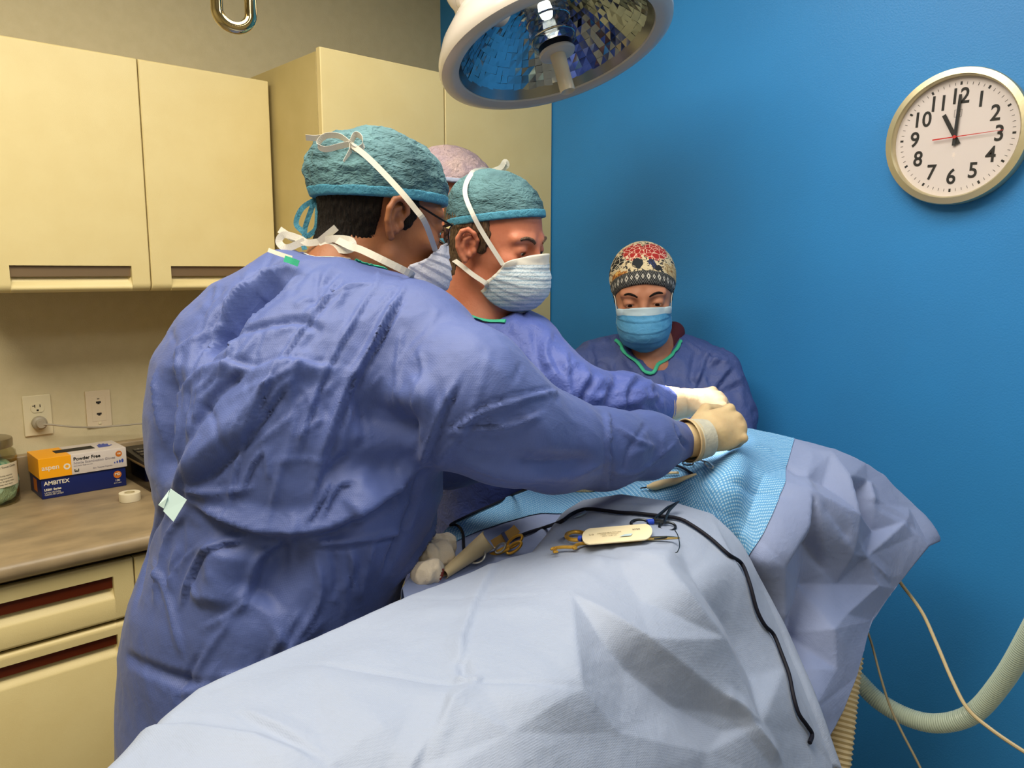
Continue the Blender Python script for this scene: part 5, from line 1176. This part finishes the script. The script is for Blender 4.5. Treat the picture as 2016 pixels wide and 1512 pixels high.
b = MB(); b.M = LM; b.lathe([(.046, -.135), (.047, -.030), (.050, -.028), (.050, -.022), (.044, -.020), (.044, -.026), (.043, -.135)], 48, close=False); 
for z in (-.085, -.055):
    b.lathe([(.049, z), (.052, z+.003), (.049, z+.006)], 48)
b.build('bulb_cage', thin_glass('bulb_glass', 'dfe6ea', .05), lp, True)
for z in (-.075, -.035): 
    b = MB(); b.M = LM; b.tube([(.048*math.cos(2*math.pi*k/40), .048*math.sin(2*math.pi*k/40), z) for k in range(40)], .0028, 8, closed=True); b.build('cage_ring', M_chrome, lp, True)
b = MB(); b.M = LM; b.lathe([(0, -.118), (.014, -.116), (.016, -.10), (.012, -.085), (0, -.082)], 24); b.build('bulb', mat('bulb_glow', 'ffffff', .5, emit='fff2dc', estr=22), lp, True)
b = MB(); b.M = LM; b.lathe([(0, -.020), (.036, -.020), (.038, -.018), (.038, -.004), (0, -.004)], 40); b.build('black_collar', mat('collar_black', '0c0c0e', .3), lp, True)
b = MB(); b.M = LM; b.lathe([(0, -.0035), (.040, -.0035), (.0415, .000), (.039, .004), (.019, .006), (0, .006)], 48); b.build('handle_disc', M_lampw, lp, True)
b = MB(); b.M = LM; b.lathe([(0, .006), (.0175, .006), (.0165, .05), (.017, .085), (.0155, .091), (.012, .088), (0, .084)], 32); b.build('sterile_handle', mat('handle_translucent', 'd6ccb4', .25, sub=.3), lp, True)
b = MB(); b.M = LM; b.lathe([(0, -.0045), (.2205, -.0045)], 96); 
# yoke and arm up to the ceiling
yk = [P(985, 20, 1.78), P(930, 8, 1.72), P(905, -10, 1.70), P(893, -60, 1.70), P(885, -130, 1.72)]
MB().tube([p-LAMP_C for p in spline(yk, 6)], [.036]*10+[.030]*8+[.026]*7, 20).build('yoke', M_lampw, lp, True)
MB().tube([P(885, -120, 1.72)-LAMP_C, P(885, -120, 1.72)-LAMP_C+Vector((0, 0, ZC-P(885, -120, 1.72).z))], .028, 20).build('ceiling_stem', M_lampw, lp, True)
e_ = MB(); e_.M = frame(P(926, -2, 1.665)-LAMP_C, RT, -FW*.8-UP*.5); e_.lathe([(0, .022), (.022, .020), (.030, .012), (.032, 0), (.031, -.03), (0, -.03)], 32); e_.build('pivot_cap', M_lampw, lp, True)
# ================================================================ steel link hanging from the ceiling
hk = empty('ceiling_hook', tuple(P(459, -10, 1.1)), 'polished metal link hanging from the ceiling above the cabinets', 'hook')
o0 = P(459, -10, 1.1); pts = []
for k in range(40):
    a = 2*math.pi*k/40; pts.append(RT*(.0215*math.cos(a))*.95+FW*(.010*math.cos(a))+Vector((0, 0, .0215*math.sin(a)+(.035 if math.sin(a) > 0 else -.022))))
MB().tube(pts, .0085, 14, closed=True).build('link', mat('polished_nickel', 'cdbb8e', .08, 1.0), hk, True)
MB().tube([Vector((0, 0, .060)), Vector((0, 0, ZC-o0.z))], .005, 12).build('rod', M_chrome, hk, True)
# ================================================================ hoses and cables on the far side of the table
def corr(pts, r, pitch, amp, n=20, seg=10):
    pp = spline(pts, seg); L = [0]
    for i in range(1, len(pp)): L.append(L[-1]+(pp[i]-pp[i-1]).length)
    m = int(L[-1]/pitch*4); out = []; rr = []; j = 0
    for i in range(m+1):
        t = L[-1]*i/m
        while j < len(L)-2 and L[j+1] < t: j += 1
        f_ = (t-L[j])/max(1e-9, L[j+1]-L[j]); out.append(pp[j].lerp(pp[j+1], min(1, max(0, f_)))); rr.append(r+amp*math.cos(2*math.pi*i/4))
    return MB().tube(out, rr, n)
M_hose = mat('hose_beige', 'c9b68c', .45); M_hose2 = mat('hose_clear', 'b9c6b2', .3, alpha=.72)
h1 = corr([P(1672, 1290, 1.42), P(1663, 1360, 1.40), P(1655, 1430, 1.38), P(1645, 1520, 1.36), P(1635, 1640, 1.34), P(1640, 1760, 1.36), P(1660, 1900, 1.42), P(1680, 2150, 1.45), P(1690, 2480, 1.48)], .0235, .0085, .0016).build('breathing_hose', M_hose, None, True)
tag(h1, 'beige corrugated hose running straight down under the drape', 'hose')
h2 = corr([P(1640, 1290, 1.55), P(1685, 1335, 1.53), P(1730, 1380, 1.50), P(1790, 1413, 1.46), P(1850, 1424, 1.42), P(1915, 1405, 1.38), P(1970, 1345, 1.33), P(2016, 1270, 1.28), P(2075, 1150, 1.22), P(2110, 1020, 1.2), P(2130, 880, 1.22), P(2135, 740, 1.30), Vector((XB-.06, .12, 1.50)), Vector((XB+.002, .12, 1.52))], .0165, .0042, .0006).build('breathing_hose', M_hose2, None, True)
tag(h2, 'clear ribbed hose sagging in a wide curve in front of the blue wall', 'hose')
M_cable = mat('cable_beige', 'b9a780', .4)
c1 = MB().tube(spline([P(1755, 1120, 1.56), P(1775, 1150, 1.54), P(1815, 1205, 1.49), P(1845, 1270, 1.43), P(1875, 1340, 1.38), P(1905, 1395, 1.34), P(1950, 1435, 1.31), P(2020, 1482, 1.28), P(2120, 1540, 1.24), P(2260, 1720, 1.2), P(2330, 2100, 1.2), P(2350, 2600, 1.2)], 8), .0032, 8).build('monitor_cable', M_cable, None, True)
tag(c1, 'thicker beige cable leaving the drape corner and crossing in front of the clear hose', 'cable')
c2 = MB().tube(spline([P(1705, 1235, 1.50), P(1717, 1270, 1.48), P(1733, 1330, 1.45), P(1752, 1390, 1.43), P(1775, 1440, 1.41), P(1812, 1512, 1.38), P(1850, 1600, 1.35), P(1900, 1850, 1.33), P(1920, 2300, 1.33)], 8), .0022, 8).build('monitor_cable', mat('cable_grey', '84795f', .45), None, True)
tag(c2, 'thin darker cable dropping steeply between the drape and the sag of the clear hose', 'cable')
# ================================================================ on the worktop
jr = empty('glass_jar', (.352, 2.40, CT), 'glass jar with steel lid and paper label, teal wipes inside', 'jar')
MB().lathe([(.0, .0005), (.066, .0005), (.071, .006), (.0715, .12), (.069, .137), (.061, .146), (.0605, .152), (.0585, .152), (.059, .145), (.067, .134), (.0695, .12), (.069, .007), (0, .005)], 64).build('jar_body', thin_glass('jar_glass', 'f2f0e4'), jr, True)
MB().lathe([(0, .174), (.058, .174), (.0635, .172), (.065, .168), (.0645, .150), (.062, .149), (.062, .165), (0, .166)], 64).build('lid', mat('lid_steel', 'a39a84', .28, .9), jr, True)
M_teal = mat('wipe_teal', '1f9aa0', .8, col2='c2e6d8', nscale=16, c2lo=.45, c2hi=.56, crumple=.004, cscale=26, stretch=(1, 1, .6))
f_ = s_int(s_ell((0, 0, .055), (.069, .069, .075)), s_int(s_plane((0, 0, -1), -.006), s_plane((0, 0, 1), .112)), .01)
blob('folded_wipes', f_, (-.08, -.08, -.01), (.08, .08, .135), .004, M_teal, jr, 1, ridgepost(.004, 26))
MB().lathe([(0, .0), (.0, .0)], 3)
b = MB(); a0, a1, n = math.radians(-120), math.radians(-28), 20; r_ = .0724
b.add([(r_*math.cos(a0+(a1-a0)*k/n), r_*math.sin(a0+(a1-a0)*k/n), z) for z in (.052+.0, .112) for k in range(n+1)], [(k, k+1, k+n+2, k+n+1) for k in range(n)])
lb = b.build('paper_label', mat('label_paper', 'd8ccb0', .7), jr, True)
def onjar(body, size, ang, z, wdt):
    t = text(body, size, M_black, lb, Matrix(), ext=0, align='CENTER')
    for v in t.data.vertices: x, y = v.co.x, v.co.y; a = ang+x/r_; v.co = Vector(((r_+.0005)*math.cos(a), (r_+.0005)*math.sin(a), z+y))
onjar('Small Towel Cloths', .0078, math.radians(-62), .104, 0)
for i, s_ in enumerate(('disinfecting wipes for', 'cleaning hard surfaces', 'keep the lid tightly closed', 'to keep them moist')): onjar(s_, .0052, math.radians(-66), .082-.0075*i, 0)
def carton(loc, w_, d_, h, m):
    return MB().box((0, 0, 0), (w_, d_, h), bev=.0012).build('carton', m, None)
M_bluebox = mat('carton_navy', '0f1f5c', .4); M_red2 = mat('carton_maroon', '7c1a38', .5); M_wbox = mat('carton_silver', 'cfc6c0', .4); M_yel = mat('carton_yellow', 'f0a512', .4); M_ink = mat('print_white', 'e4dcc8', .5); M_orange = mat('print_orange', 'c06a1c', .5); M_grey2 = mat('print_grey', '8d8890', .5); M_inkblue = mat('print_blue', '3c4fa0', .5)
def front_text(par, s_, size, m, x, z, y=-.0006, align='LEFT', bold=0, sx=1): return text(s_, size, m, par, Matrix.Translation((x, y, z)) @ Matrix.Rotation(math.radians(90), 4, 'X'), align, .0002, bold=bold, sx=sx, valign='BOTTOM')
bx = empty('glove_box', (.463, 2.343, CT), 'navy blue latex glove box, lower of the two stacked boxes', 'box', 'stacked glove boxes')
W_, D_, H_ = .211, .128, .0555
cb = MB().box((0, 0, .0003), (W_, D_, H_), bev=.0012).build('carton', M_bluebox, bx, True)
MB().box((.002, .002, H_-.0003), (W_-.002, D_-.002, H_+.0002)).build('top_panel', M_red2, bx)
b = MB(); b.M = Matrix.Rotation(math.radians(90), 4, 'X'); b.M = Matrix.Translation((.189, -.0003, .036)) @ b.M; b.disc(.0105, 0, 32); b.build('round_badge', M_orange, cb)
front_text(cb, 'AMBITEX', .0150, M_ink, .006, .034, bold=.0003); front_text(cb, 'L5201 Series', .0078, M_ink, .006, .0205, bold=.0003); front_text(cb, 'LATEX GLOVES', .0056, M_ink, .006, .0135); front_text(cb, 'GANTS EN LATEX', .0056, M_ink, .006, .0080)
front_text(cb, 'MD', .0095, M_ink, .189, .0325, y=-.0009, align='CENTER', bold=.0002); front_text(cb, '100', .0085, M_ink, .188, .015, align='CENTER'); front_text(cb, 'gloves / gants', .0036, M_ink, .188, .011, align='CENTER')
b = MB().box((-.0008, .05, .012), (-.0003, .085, .045)); b.build('side_print', M_orange, cb)
by = empty('glove_box', (.4595, 2.338, CT+H_+.0004), 'yellow and silver nitrile glove box, upper of the two stacked boxes', 'box', 'stacked glove boxes')
W2, D2, H2_ = .218, .128, .0555; SPL = .078
cb = MB().box((0, 0, 0), (W2, D2, H2_), bev=.0012).build('carton', M_wbox, by, True)
MB().box((-.0004, -.0004, .0006), (SPL, D2*.98, H2_+.0004), bev=.001).build('yellow_panel', M_yel, by)
MB().box((.052, .045, H2_-.001), (.150, .085, H2_+.0010)).build('dispenser_slot', M_black, by)
b = MB(); gp = [(.160, .045), (.165, .085), (.170, .083), (.171, .095), (.176, .096), (.178, .084), (.182, .095), (.187, .093), (.186, .080), (.190, .088), (.194, .084), (.190, .060), (.198, .066), (.200, .061), (.188, .046)]
b.add([(x, y, H2_+.0004) for x, y in gp], [tuple(range(len(gp)))]); b.build('glove_picture', M_inkblue, cb)
front_text(cb, 'aspen', .0185, M_ink, .006, .020, y=-.0009, bold=.0002)
b = MB(); b.M = Matrix.Translation((.0665, -.0009, .026)) @ Matrix.Rotation(math.radians(90), 4, 'X'); b.lathe([(.0042, 0), (.0085, 0)], 30); b.build('swirl_mark', M_ink, cb)
front_text(cb, 'Powder Free', .0128, M_black, SPL+.005, .036, bold=.0003); front_text(cb, 'Nitrile Examination Gloves', .0096, M_grey2, SPL+.005, .0265); front_text(cb, 'Non-sterile  Single use only', .0042, M_grey2, SPL+.005, .0215)
MB().box((SPL+.006, -.0006, .007), (SPL+.017, -.0002, .0150)).build('size_square', M_black, cb); front_text(cb, 'M', .0085, M_ink, SPL+.0115, .008, y=-.0009, align='CENTER', bold=.0003)
front_text(cb, 'Blue  Textured Fingertips', .0048, M_grey2, SPL+.052, .0080)
b = MB(); b.M = Matrix.Translation((.198, -.0004, .040)) @ Matrix.Rotation(math.radians(90), 4, 'X'); b.disc(.0085, 0, 30); b.build('round_badge', M_orange, cb); front_text(cb, '100', .0065, M_ink, .198, .0375, y=-.0009, align='CENTER', bold=.0002)
b = MB()
for k, r_ in enumerate((.0016, .0021, .0027, .0032)): b.M = Matrix.Translation((.186+k*.0068, -.0004, .0165+k*.0009)) @ Matrix.Rotation(math.radians(90), 4, 'X') @ Matrix.Diagonal((1, 1.7, 1, 1)); b.disc(r_, 0, 20)
b.build('hand_symbols', M_inkblue, cb)
tp_ = empty('tape_roll', (.633, 2.180, CT), 'small roll of white medical tape lying flat on the worktop', 'tape')
MB().lathe([(.0135, .0005), (.0262, .0005), (.0264, .001), (.0264, .0215), (.026, .022), (.0135, .022), (.0135, .0005)], 48).build('tape', mat('tape_white', 'e2d8bc', .6), tp_, True)
MB().lathe([(.0118, .0006), (.0134, .0006), (.0134, .0225), (.0118, .0225), (.0118, .0006)], 40).build('core', mat('core_card', 'cbbd96', .7), tp_, True)
MB().add([(.0266, -.004, .001), (.0275, .006, .001), (.0268, .014, .0215), (.0264, -.002, .0215)], [(0, 1, 2, 3)]).build('tape_end', mat('tape_white', 'e2d8bc', .6), tp_)
ca = empty('clear_case', (.700, 2.225, CT), 'brown-tinted clear plastic case on the worktop holding up the black keypad', 'case')
M_smoke = thin_glass('smoked_plastic', 'b8a276', .08); M_brown = mat('case_brown', '3a2c1c', .35)
MB().box((0, 0, .0005), (.16, .245, .005), bev=.001).build('case_bottom', M_brown, ca)
for a, b_ in (((0, 0, .005), (.003, .245, .062)), ((.157, 0, .005), (.16, .245, .062)), ((.003, 0, .005), (.157, .003, .062)), ((.003, .242, .005), (.157, .245, .062))): MB().box(a, b_).build('case_wall', M_smoke, ca)
MB().box((-.002, -.002, .062), (.162, .246, .067), bev=.001).build('case_lid', mat('case_lid_brown', '6a5636', .3), ca)
MB().box((.004, .004, .0052), (.010, .010, .060)).box((.03, -.0012, .052), (.06, .0005, .060)).build('corner_clip', mat('clip_clear', 'a89468', .3), ca)
kp = empty('keypad', (.702, 2.24, CT+.0675), 'black keypad with small square keys, on top of the clear case', 'keypad')
MB().add([(0, 0, 0), (.15, 0, 0), (.15, .22, 0), (0, .22, 0), (0, 0, .006), (.15, 0, .006), (.15, .22, .020), (0, .22, .020)], [(0, 3, 2, 1), (4, 5, 6, 7), (0, 1, 5, 4), (1, 2, 6, 5), (2, 3, 7, 6), (3, 0, 4, 7)]).build('keypad_body', mat('keypad_black', '1c1815', .4), kp)
M_key = mat('key_black', '2a2521', .35)
for i in range(4):
    for j in range(5):
        x, y = .014+i*.033, .03+j*.030; z = .006+.014*y/.22
        ky = MB().box((x, y, z), (x+.026, y+.022, z+.005), bev=.001).build('key', M_key, kp)
        text('7894561230.+-=C%/x M'[(i*5+j) % 19], .008, M_ink, ky, Matrix.Translation((x+.013, y+.011, z+.0052)), ext=.0001, name='key_legend')
# ================================================================ instruments on the drape
M_gold = mat('gold_steel', 'd8a848', .34, .75); M_st = mat('instrument_steel', 'b0b0ac', .28, .8); M_dst = mat('instrument_dark', '3c4044', .3, .9); M_bt = mat('blue_marker', '1c45c0', .5); M_cord = mat('cord_black', '10101c', .65, spec=.25)
M_packet = mat('suture_packet', 'e8d9b2', .6); M_cream = mat('cream_plastic', 'd9c49a', .35)
def on(pts, lift=.003): return [ond(x, y, lift)[0] for x, y in pts]
def ring3(c, a, b, n=26):
    """closed ellipse: centre, two pixel half-axes, lying on the drape"""
    out = []
    for k in range(n):
        t = 2*math.pi*k/n; out.append((c[0]+a[0]*math.cos(t)+b[0]*math.sin(t), c[1]+a[1]*math.cos(t)+b[1]*math.sin(t)))
    return out
def planar(pxs, lift=.003, d0=None):
    """pixel outline laid on the local tangent plane of the drape"""
    cx = sum(p[0] for p in pxs)/len(pxs); cy = sum(p[1] for p in pxs)/len(pxs); c, n = ond(cx, cy, lift); n = (n+Vector((0, 0, 1.5))).normalized(); out = []
    for x, y in pxs:
        r = P(x, y, 1)-CAM; out.append(CAM+r*((c-CAM).dot(n)/r.dot(n)))
    return out, n
nh = empty('needle_holder', (0, 0, 0), 'gold-handled needle holder under the suture packet, gripping a curved needle', 'needle holder')
allp, n_ = planar([(1113, 1055), (1340, 1058), (1095, 1082), (1280, 1066)], .005)
def lay(pxs, lift=.004): 
    c, n = ond(1215, 1052, lift); out = []
    n = (n_)
    for x, y in pxs: r = P(x, y, 1)-CAM; out.append(CAM+r*((c-CAM).dot(n)/r.dot(n)))
    return out
MB().tube(lay(ring3((1134, 1055), (19, -1), (2, 8))),   .0032, 8, closed=True).build('finger_ring', M_gold, nh, True)
MB().tube(spline(lay([(1150, 1062), (1165, 1066), (1200, 1066), (1240, 1063), (1275, 1060)], .005), 5), .0028, 8).build('handle', M_gold, nh, True)
MB().tube(spline(lay([(1084, 1082), (1093, 1079), (1110, 1077), (1128, 1077), (1140, 1071), (1165, 1069), (1210, 1067), (1262, 1063)], .003), 5), [.0012, .0018]+[.0026]*34, 8).build('handle', M_gold, nh, True)
MB().tube(spline(lay([(1097, 1078), (1092, 1084), (1091, 1087), (1098, 1086)], .003), 4), .0018, 8).build('finger_ring', M_gold, nh, True)
MB().tube(lay([(1132, 1074), (1134, 1079), (1128, 1080)], .002), .0022, 6).build('ratchet', M_gold, nh, True)
MB().tube(lay([(1262, 1062), (1288, 1060), (1313, 1059), (1338, 1059)], .0045), [.0030, .0042, .0040, .0022], 8, flat=.7).build('jaw', mat('jaw_brass', 'c0a468', .25, 1.0), nh, True)
MB().tube(lay([(1288, 1061), (1300, 1060), (1313, 1058)], .008), .0012, 6).build('jaw_groove', M_dst, nh, True)
MB().tube(lay([(1139, 1060), (1146, 1061)], .006), .0042, 10).build('marker_band', M_bt, nh, True)
ne = MB().tube(spline(lay([(1328, 1043), (1334, 1053), (1337, 1064), (1338, 1076), (1334, 1086), (1330, 1088)], .006), 5), .0008, 6).build('suture_needle', mat('needle_steel', '6a6450', .25, 1.0), None, True)
tag(ne, 'thin curved needle held in the jaws of the gold needle holder', 'needle')
sp = empty('suture_packet', (0, 0, 0), 'cream oval suture packet lying across the gold needle holder', 'packet')
pk = lay([(1215+dx, 1052+dy) for dx, dy in [( -69*math.cos(t) if False else x, y) for x, y, t in [(0, 0, 0)]]], .010)
out = []
for k in range(48):
    t = 2*math.pi*k/48; cxp = 52 if math.cos(t) > 0 else -52; x = cxp*1.0+17*math.cos(t)*1.0; y = 15.5*math.sin(t); out.append((1215+x, 1052+y-x*.085))
o_ = lay(out, .0095); nf = n_*.0008
MB().add([p+nf for p in o_]+[p-nf for p in o_], [tuple(range(48)), tuple(range(48, 96))[::-1]]+[(i, i+48, (i+1) % 48+48, (i+1) % 48) for i in range(48)]).build('packet_card', M_packet, sp)
fx = lay([(1160, 1057), (1270, 1047), (1212, 1041), (1216, 1062)], .0106); MX = frame((fx[0]+fx[1])/2+nf*1.3, fx[1]-fx[0], n_)
M_ptext = mat('packet_print', '9a8a66', .6)
for i, (s_, sz, x, y) in enumerate((('2-0', .006, -.038, .006), ('ABSORBABLE SUTURE', .0038, -.010, .008), ('undyed monofilament', .0032, -.012, .002), ('sterile  single use', .0032, -.014, -.004), ('0750', .006, .034, .012))): text(s_, sz, M_black if i == 4 else M_ptext, sp, MX @ Matrix.Translation((x, y, 0)), ext=.0001)
b = MB(); b.M = MX @ Matrix.Translation((.010, -.009, .0002)); b.add([(-.012, -.004, 0), (.006, -.004, 0), (.012, .005, 0), (-.002, .003, 0)], [(0, 1, 2, 3)]); b.build('packet_flap', mat('packet_blue', 'b5cbd2', .6), sp)
# dark clamp with blue marker
hm = empty('artery_clamp', (0, 0, 0), 'dark steel clamp with a blue marker band, jaws pointing up onto the dotted patch', 'clamp')
def lay2(pxs, lift=.005):
    c, n = ond(1295, 1024, lift); n = Vector((-.15, -.25, 1)).normalized(); out = []
    for x, y in pxs: r = P(x, y, 1)-CAM; out.append(CAM+r*((c-CAM).dot(n)/r.dot(n)))
    return out
MB().tube(lay2(ring3((1259, 1030), (17, -1), (2, 7)), .004), .0020, 8, closed=True).build('finger_ring', M_dst, hm, True)
MB().tube(lay2(ring3((1314, 1037), (16, 1), (-1, 8.5)), .004), .0020, 8, closed=True).build('finger_ring', M_dst, hm, True)
MB().tube(lay2([(1274, 1028), (1288, 1027), (1300, 1028), (1306, 1030)], .005), .0022, 8).build('shank', M_dst, hm, True)
MB().tube(lay2([(1287, 1022), (1300, 1012), (1315, 999), (1336, 987)], .006), [.0022, .0026, .0024, .0010], 8).build('jaw', M_dst, hm, True)
MB().tube(lay2([(1308, 1029), (1311, 1018), (1318, 1004), (1337, 987)], .007), [.0022, .0026, .0024, .0010], 8).build('jaw', M_dst, hm, True)
MB().tube(lay2([(1286, 1022), (1297, 1024), (1309, 1027)], .006), .0020, 8).build('shank', M_dst, hm, True)
MB().tube(lay2([(1274, 1028), (1286, 1027)], .005), .0044, 10).build('marker_band', M_bt, hm, True)
# cords
cd_ = MB().tube(spline(on([(1000, 1071), (1020, 1061), (1045, 1051), (1075, 1042), (1105, 1032), (1125, 1018), (1145, 1009), (1165, 1007), (1190, 1010), (1220, 1014), (1255, 1016), (1300, 1021), (1335, 1026), (1362, 1040), (1395, 1064), (1430, 1095), (1455, 1112), (1470, 1150), (1484, 1200), (1500, 1232), (1518, 1252), (1534, 1290), (1548, 1330), (1556, 1370), (1566, 1405), (1582, 1428), (1593, 1445), (1588, 1463)], .0045), 5), .0030, 8).build('instrument_cord', M_cord, None, True)
tag(cd_, 'long black cord winding over the front drape and down its side', 'cord')
rc = empty('cord_ring', (0, 0, 0), 'short black cord ending in a steel ring beside the paper cone', 'cord')
MB().tube(spline(on([(1036, 963), (1010, 978), (980, 993), (950, 1006), (920, 1020), (895, 1032), (886, 1038), (895, 1037), (905, 1043), (912, 1056), (912, 1075), (914, 1088), (925, 1096)], .004), 5), .0024, 8).build('cord', M_cord, rc, True)
pr, nn_ = planar([(934+19*math.cos(2*math.pi*k/28), 1110+17*math.sin(2*math.pi*k/28)) for k in range(28)], .012)
c_, _ = ond(934, 1110, .016); rr_ = [c_+(RT*.0150*math.cos(2*math.pi*k/28)+(UP*.8+FW*.6)*.0145*math.sin(2*math.pi*k/28)) for k in range(28)]
MB().tube(rr_, .0018, 8, closed=True).build('ring', M_st, rc, True)
# paper cone with instruments
cup = empty('paper_cone', (0, 0, 0), 'cream paper cone lying on its side, holding gold-handled scissors', 'holder')
a_ = ond(972, 1078, .022)[0]-FW*.025; b_ = ond(872, 1138, .006)[0]; b = MB(); b.M = frame(a_, UP, b_-a_); L_ = (b_-a_).length
b.lathe([(.0175, 0), (.0165, .001), (.0075, L_), (.007, L_), (.016, .0015), (.0167, 0)], 40); 
cdir = (CAM-a_).normalized(); ax_ = (b_-a_).normalized(); cdir = (cdir-ax_*cdir.dot(ax_)).normalized()
for i in range(len(b.v)):
    q = b.v[i]-a_; t = q.dot(ax_)
    if t < .004: b.v[i] = b.v[i]+ax_*(.022*max(-.4, q.dot(cdir)/.017)+.008)
b.build('cone_wall', mat('paper_cream', 'c6b48e', .6), cup, True)
sc = empty('scissors', (0, 0, 0), 'scissors with gold finger rings standing out of the paper cone', 'scissors')
def ring_at(x, y, d, rx, ry, tilt, m, par, r=.0024, name='finger_ring'):
    c = P(x, y, d); t = math.radians(tilt); A_ = RT*math.cos(t)+UP*math.sin(t); B_ = (FW*.7+UP*.5).cross(A_).cross(A_)*-1; B_ = (FW*.8-UP*.2).normalized().cross(A_).normalized()
    return MB().tube([c+A_*rx*math.cos(2*math.pi*k/26)+B_*ry*math.sin(2*math.pi*k/26) for k in range(26)], r, 8, closed=True).build(name, m, par, True)
dq = (a_-CAM).dot(FW)-.002
ring_at(1013, 1066, dq, .0150, .0060, 38, M_gold, sc); ring_at(1012, 1078, dq-.006, .0140, .0055, 36, M_gold, sc); ring_at(985, 1079, dq-.008, .0100, .0050, 42, M_st, sc, .0018)
MB().tube([P(1003, 1074, dq), P(985, 1083, dq), P(960, 1095, dq+.002)], .0030, 8).build('shank', M_gold, sc, True)
MB().tube([P(1003, 1080, dq-.006), P(985, 1088, dq-.004), P(960, 1096, dq)], .0028, 8).build('shank', M_gold, sc, True)
ts = empty('wooden_spatula', (0, 0, 0), 'flat wooden stick with a blue band standing in the paper cone', 'stick')
sp_ = [P(970, 1072, dq+.006), P(990, 1060, dq+.008), P(1008, 1049, dq+.010), P(1018, 1040, dq+.012)]
ribbon('stick', sp_, .0150, mat('wood_stick', '9c7c44', .6), ts, th=.0025); ribbon('marker_band', [P(991, 1058.5, dq+.005), P(997, 1055, dq+.006)], .0165, mat('band_navy', '1c2c60', .5), ts, th=.0035)
# crumpled gauze
gz = s_un([s_ell(ond(855, 1110, .012)[0], (.026, .024, .024)), s_ell(ond(838, 1140, .008)[0], (.020, .020, .018)), s_ell(ond(868, 1095, .018)[0], (.016, .018, .020)), s_ell(ond(848, 1090, .014)[0], (.010, .016, .022)), s_ell(ond(852, 1138, .016)[0], (.008, .014, .014))], .01)
M_gauze = mat('gauze', 'e2d5c0', .85, bump=.0006, bscale=400)
lo, hi = bb([ond(855, 1115, 0)[0]], .07); gzo = blob('gauze_swab', gz, lo, hi, .0026, M_gauze, None, 1, ridgepost(.007, 40, (1, 1, .4))); tag(gzo, 'crumpled beige gauze swab with a red stain beside the paper cone', 'gauze')
M_stain = mat('blood_stain', 'a04030', .8); mesh_ = gzo.data; mesh_.materials.append(M_stain); cs = ond(866, 1142, .01)[0]
for p in mesh_.polygons:
    if (p.center-cs).length < .010+.006*noise.noise(p.center*300): p.material_index = 1
# diathermy pen, suction stick, towel, dark scissors and a small clamp, on the dotted patch
pen = empty('cautery_pen', (0, 0, 0), 'cream tapered pen with a dark tip lying on the dotted patch', 'pen')
pp_ = on([(1276, 965), (1292, 963), (1315, 957), (1340, 950), (1360, 945), (1374, 940)], .008)
MB().tube(spline(pp_, 5), [.0036, .0042, .0050, .0062, .0074, .0080, .0082, .0083, .0082, .0080, .0078, .0075, .0072, .0068, .0062, .0056, .0050, .0045, .0040, .0036, .0032, .0028, .0026, .0024, .0022, .0020], 14).build('barrel', M_cream, pen, True)
MB().tube(on([(1262, 967), (1277, 965)], .007), .0012, 8).build('tip', M_dst, pen, True)
st_ = MB().tube(on([(1300, 938), (1320, 937), (1338, 936)], .006), .0028, 8).build('suction_tube', M_cream, None, True); tag(st_, 'short cream plastic stick lying behind the cream pen', 'tube')
tw = ribbon('folded_towel', on([(1128, 966), (1160, 966), (1190, 958), (1215, 949), (1240, 947), (1270, 943), (1290, 938)], .006), .018, mat('towel_cream', 'c9b892', .8, crumple=.002, cscale=60), None, upv=tuple(UP*.4+FW), th=.007, seg=8); tag(tw, 'cream folded towel strip tucked beneath the sleeve of the first surgeon', 'towel')
ds = empty('dark_scissors', (0, 0, 0), 'dark scissors half hidden under the sleeve of the first surgeon', 'scissors')
MB().tube(on(ring3((1291, 938), (14, -1), (1, 4.5)), .008), .0018, 8, closed=True).build('finger_ring', M_dst, ds, True); MB().tube(on([(1278, 939), (1262, 937), (1245, 941), (1225, 944)], .008), .0022, 8).build('shank', M_dst, ds, True)
tcl = empty('towel_clamp', (0, 0, 0), 'small steel clamp with open rings near the gloved hand', 'clamp')
MB().tube(on(ring3((1398, 921), (10, 5), (-3, 3.5)), .006), .0015, 8, closed=True).build('finger_ring', M_st, tcl, True); MB().tube(on(ring3((1357, 917), (10, 1), (-1, 4)), .006), .0016, 8, closed=True).build('finger_ring', M_dst, tcl, True)
MB().tube(on([(1389, 917), (1377, 912), (1362, 908), (1353, 909)], .008), .0018, 8).build('shank', M_st, tcl, True); MB().tube(on([(1374, 913), (1366, 905), (1361, 901)], .008), .0016, 8).build('jaw', M_st, tcl, True)
bc = MB().tube(spline(on([(1322, 922), (1335, 922), (1350, 928), (1365, 938)], .006), 5), .0026, 8).build('instrument_cord', M_cord, None, True); tag(bc, 'short black cord running out from the blue sleeve to the cream pen', 'cord')
cn = MB().tube(on([(1130, 1024), (1142, 1019), (1153, 1013)], .004), [.0008, .0030, .0030], 10).build('cord_connector', M_st, None, True); tag(cn, 'small steel connector lying beside the bend of the long black cord', 'connector')
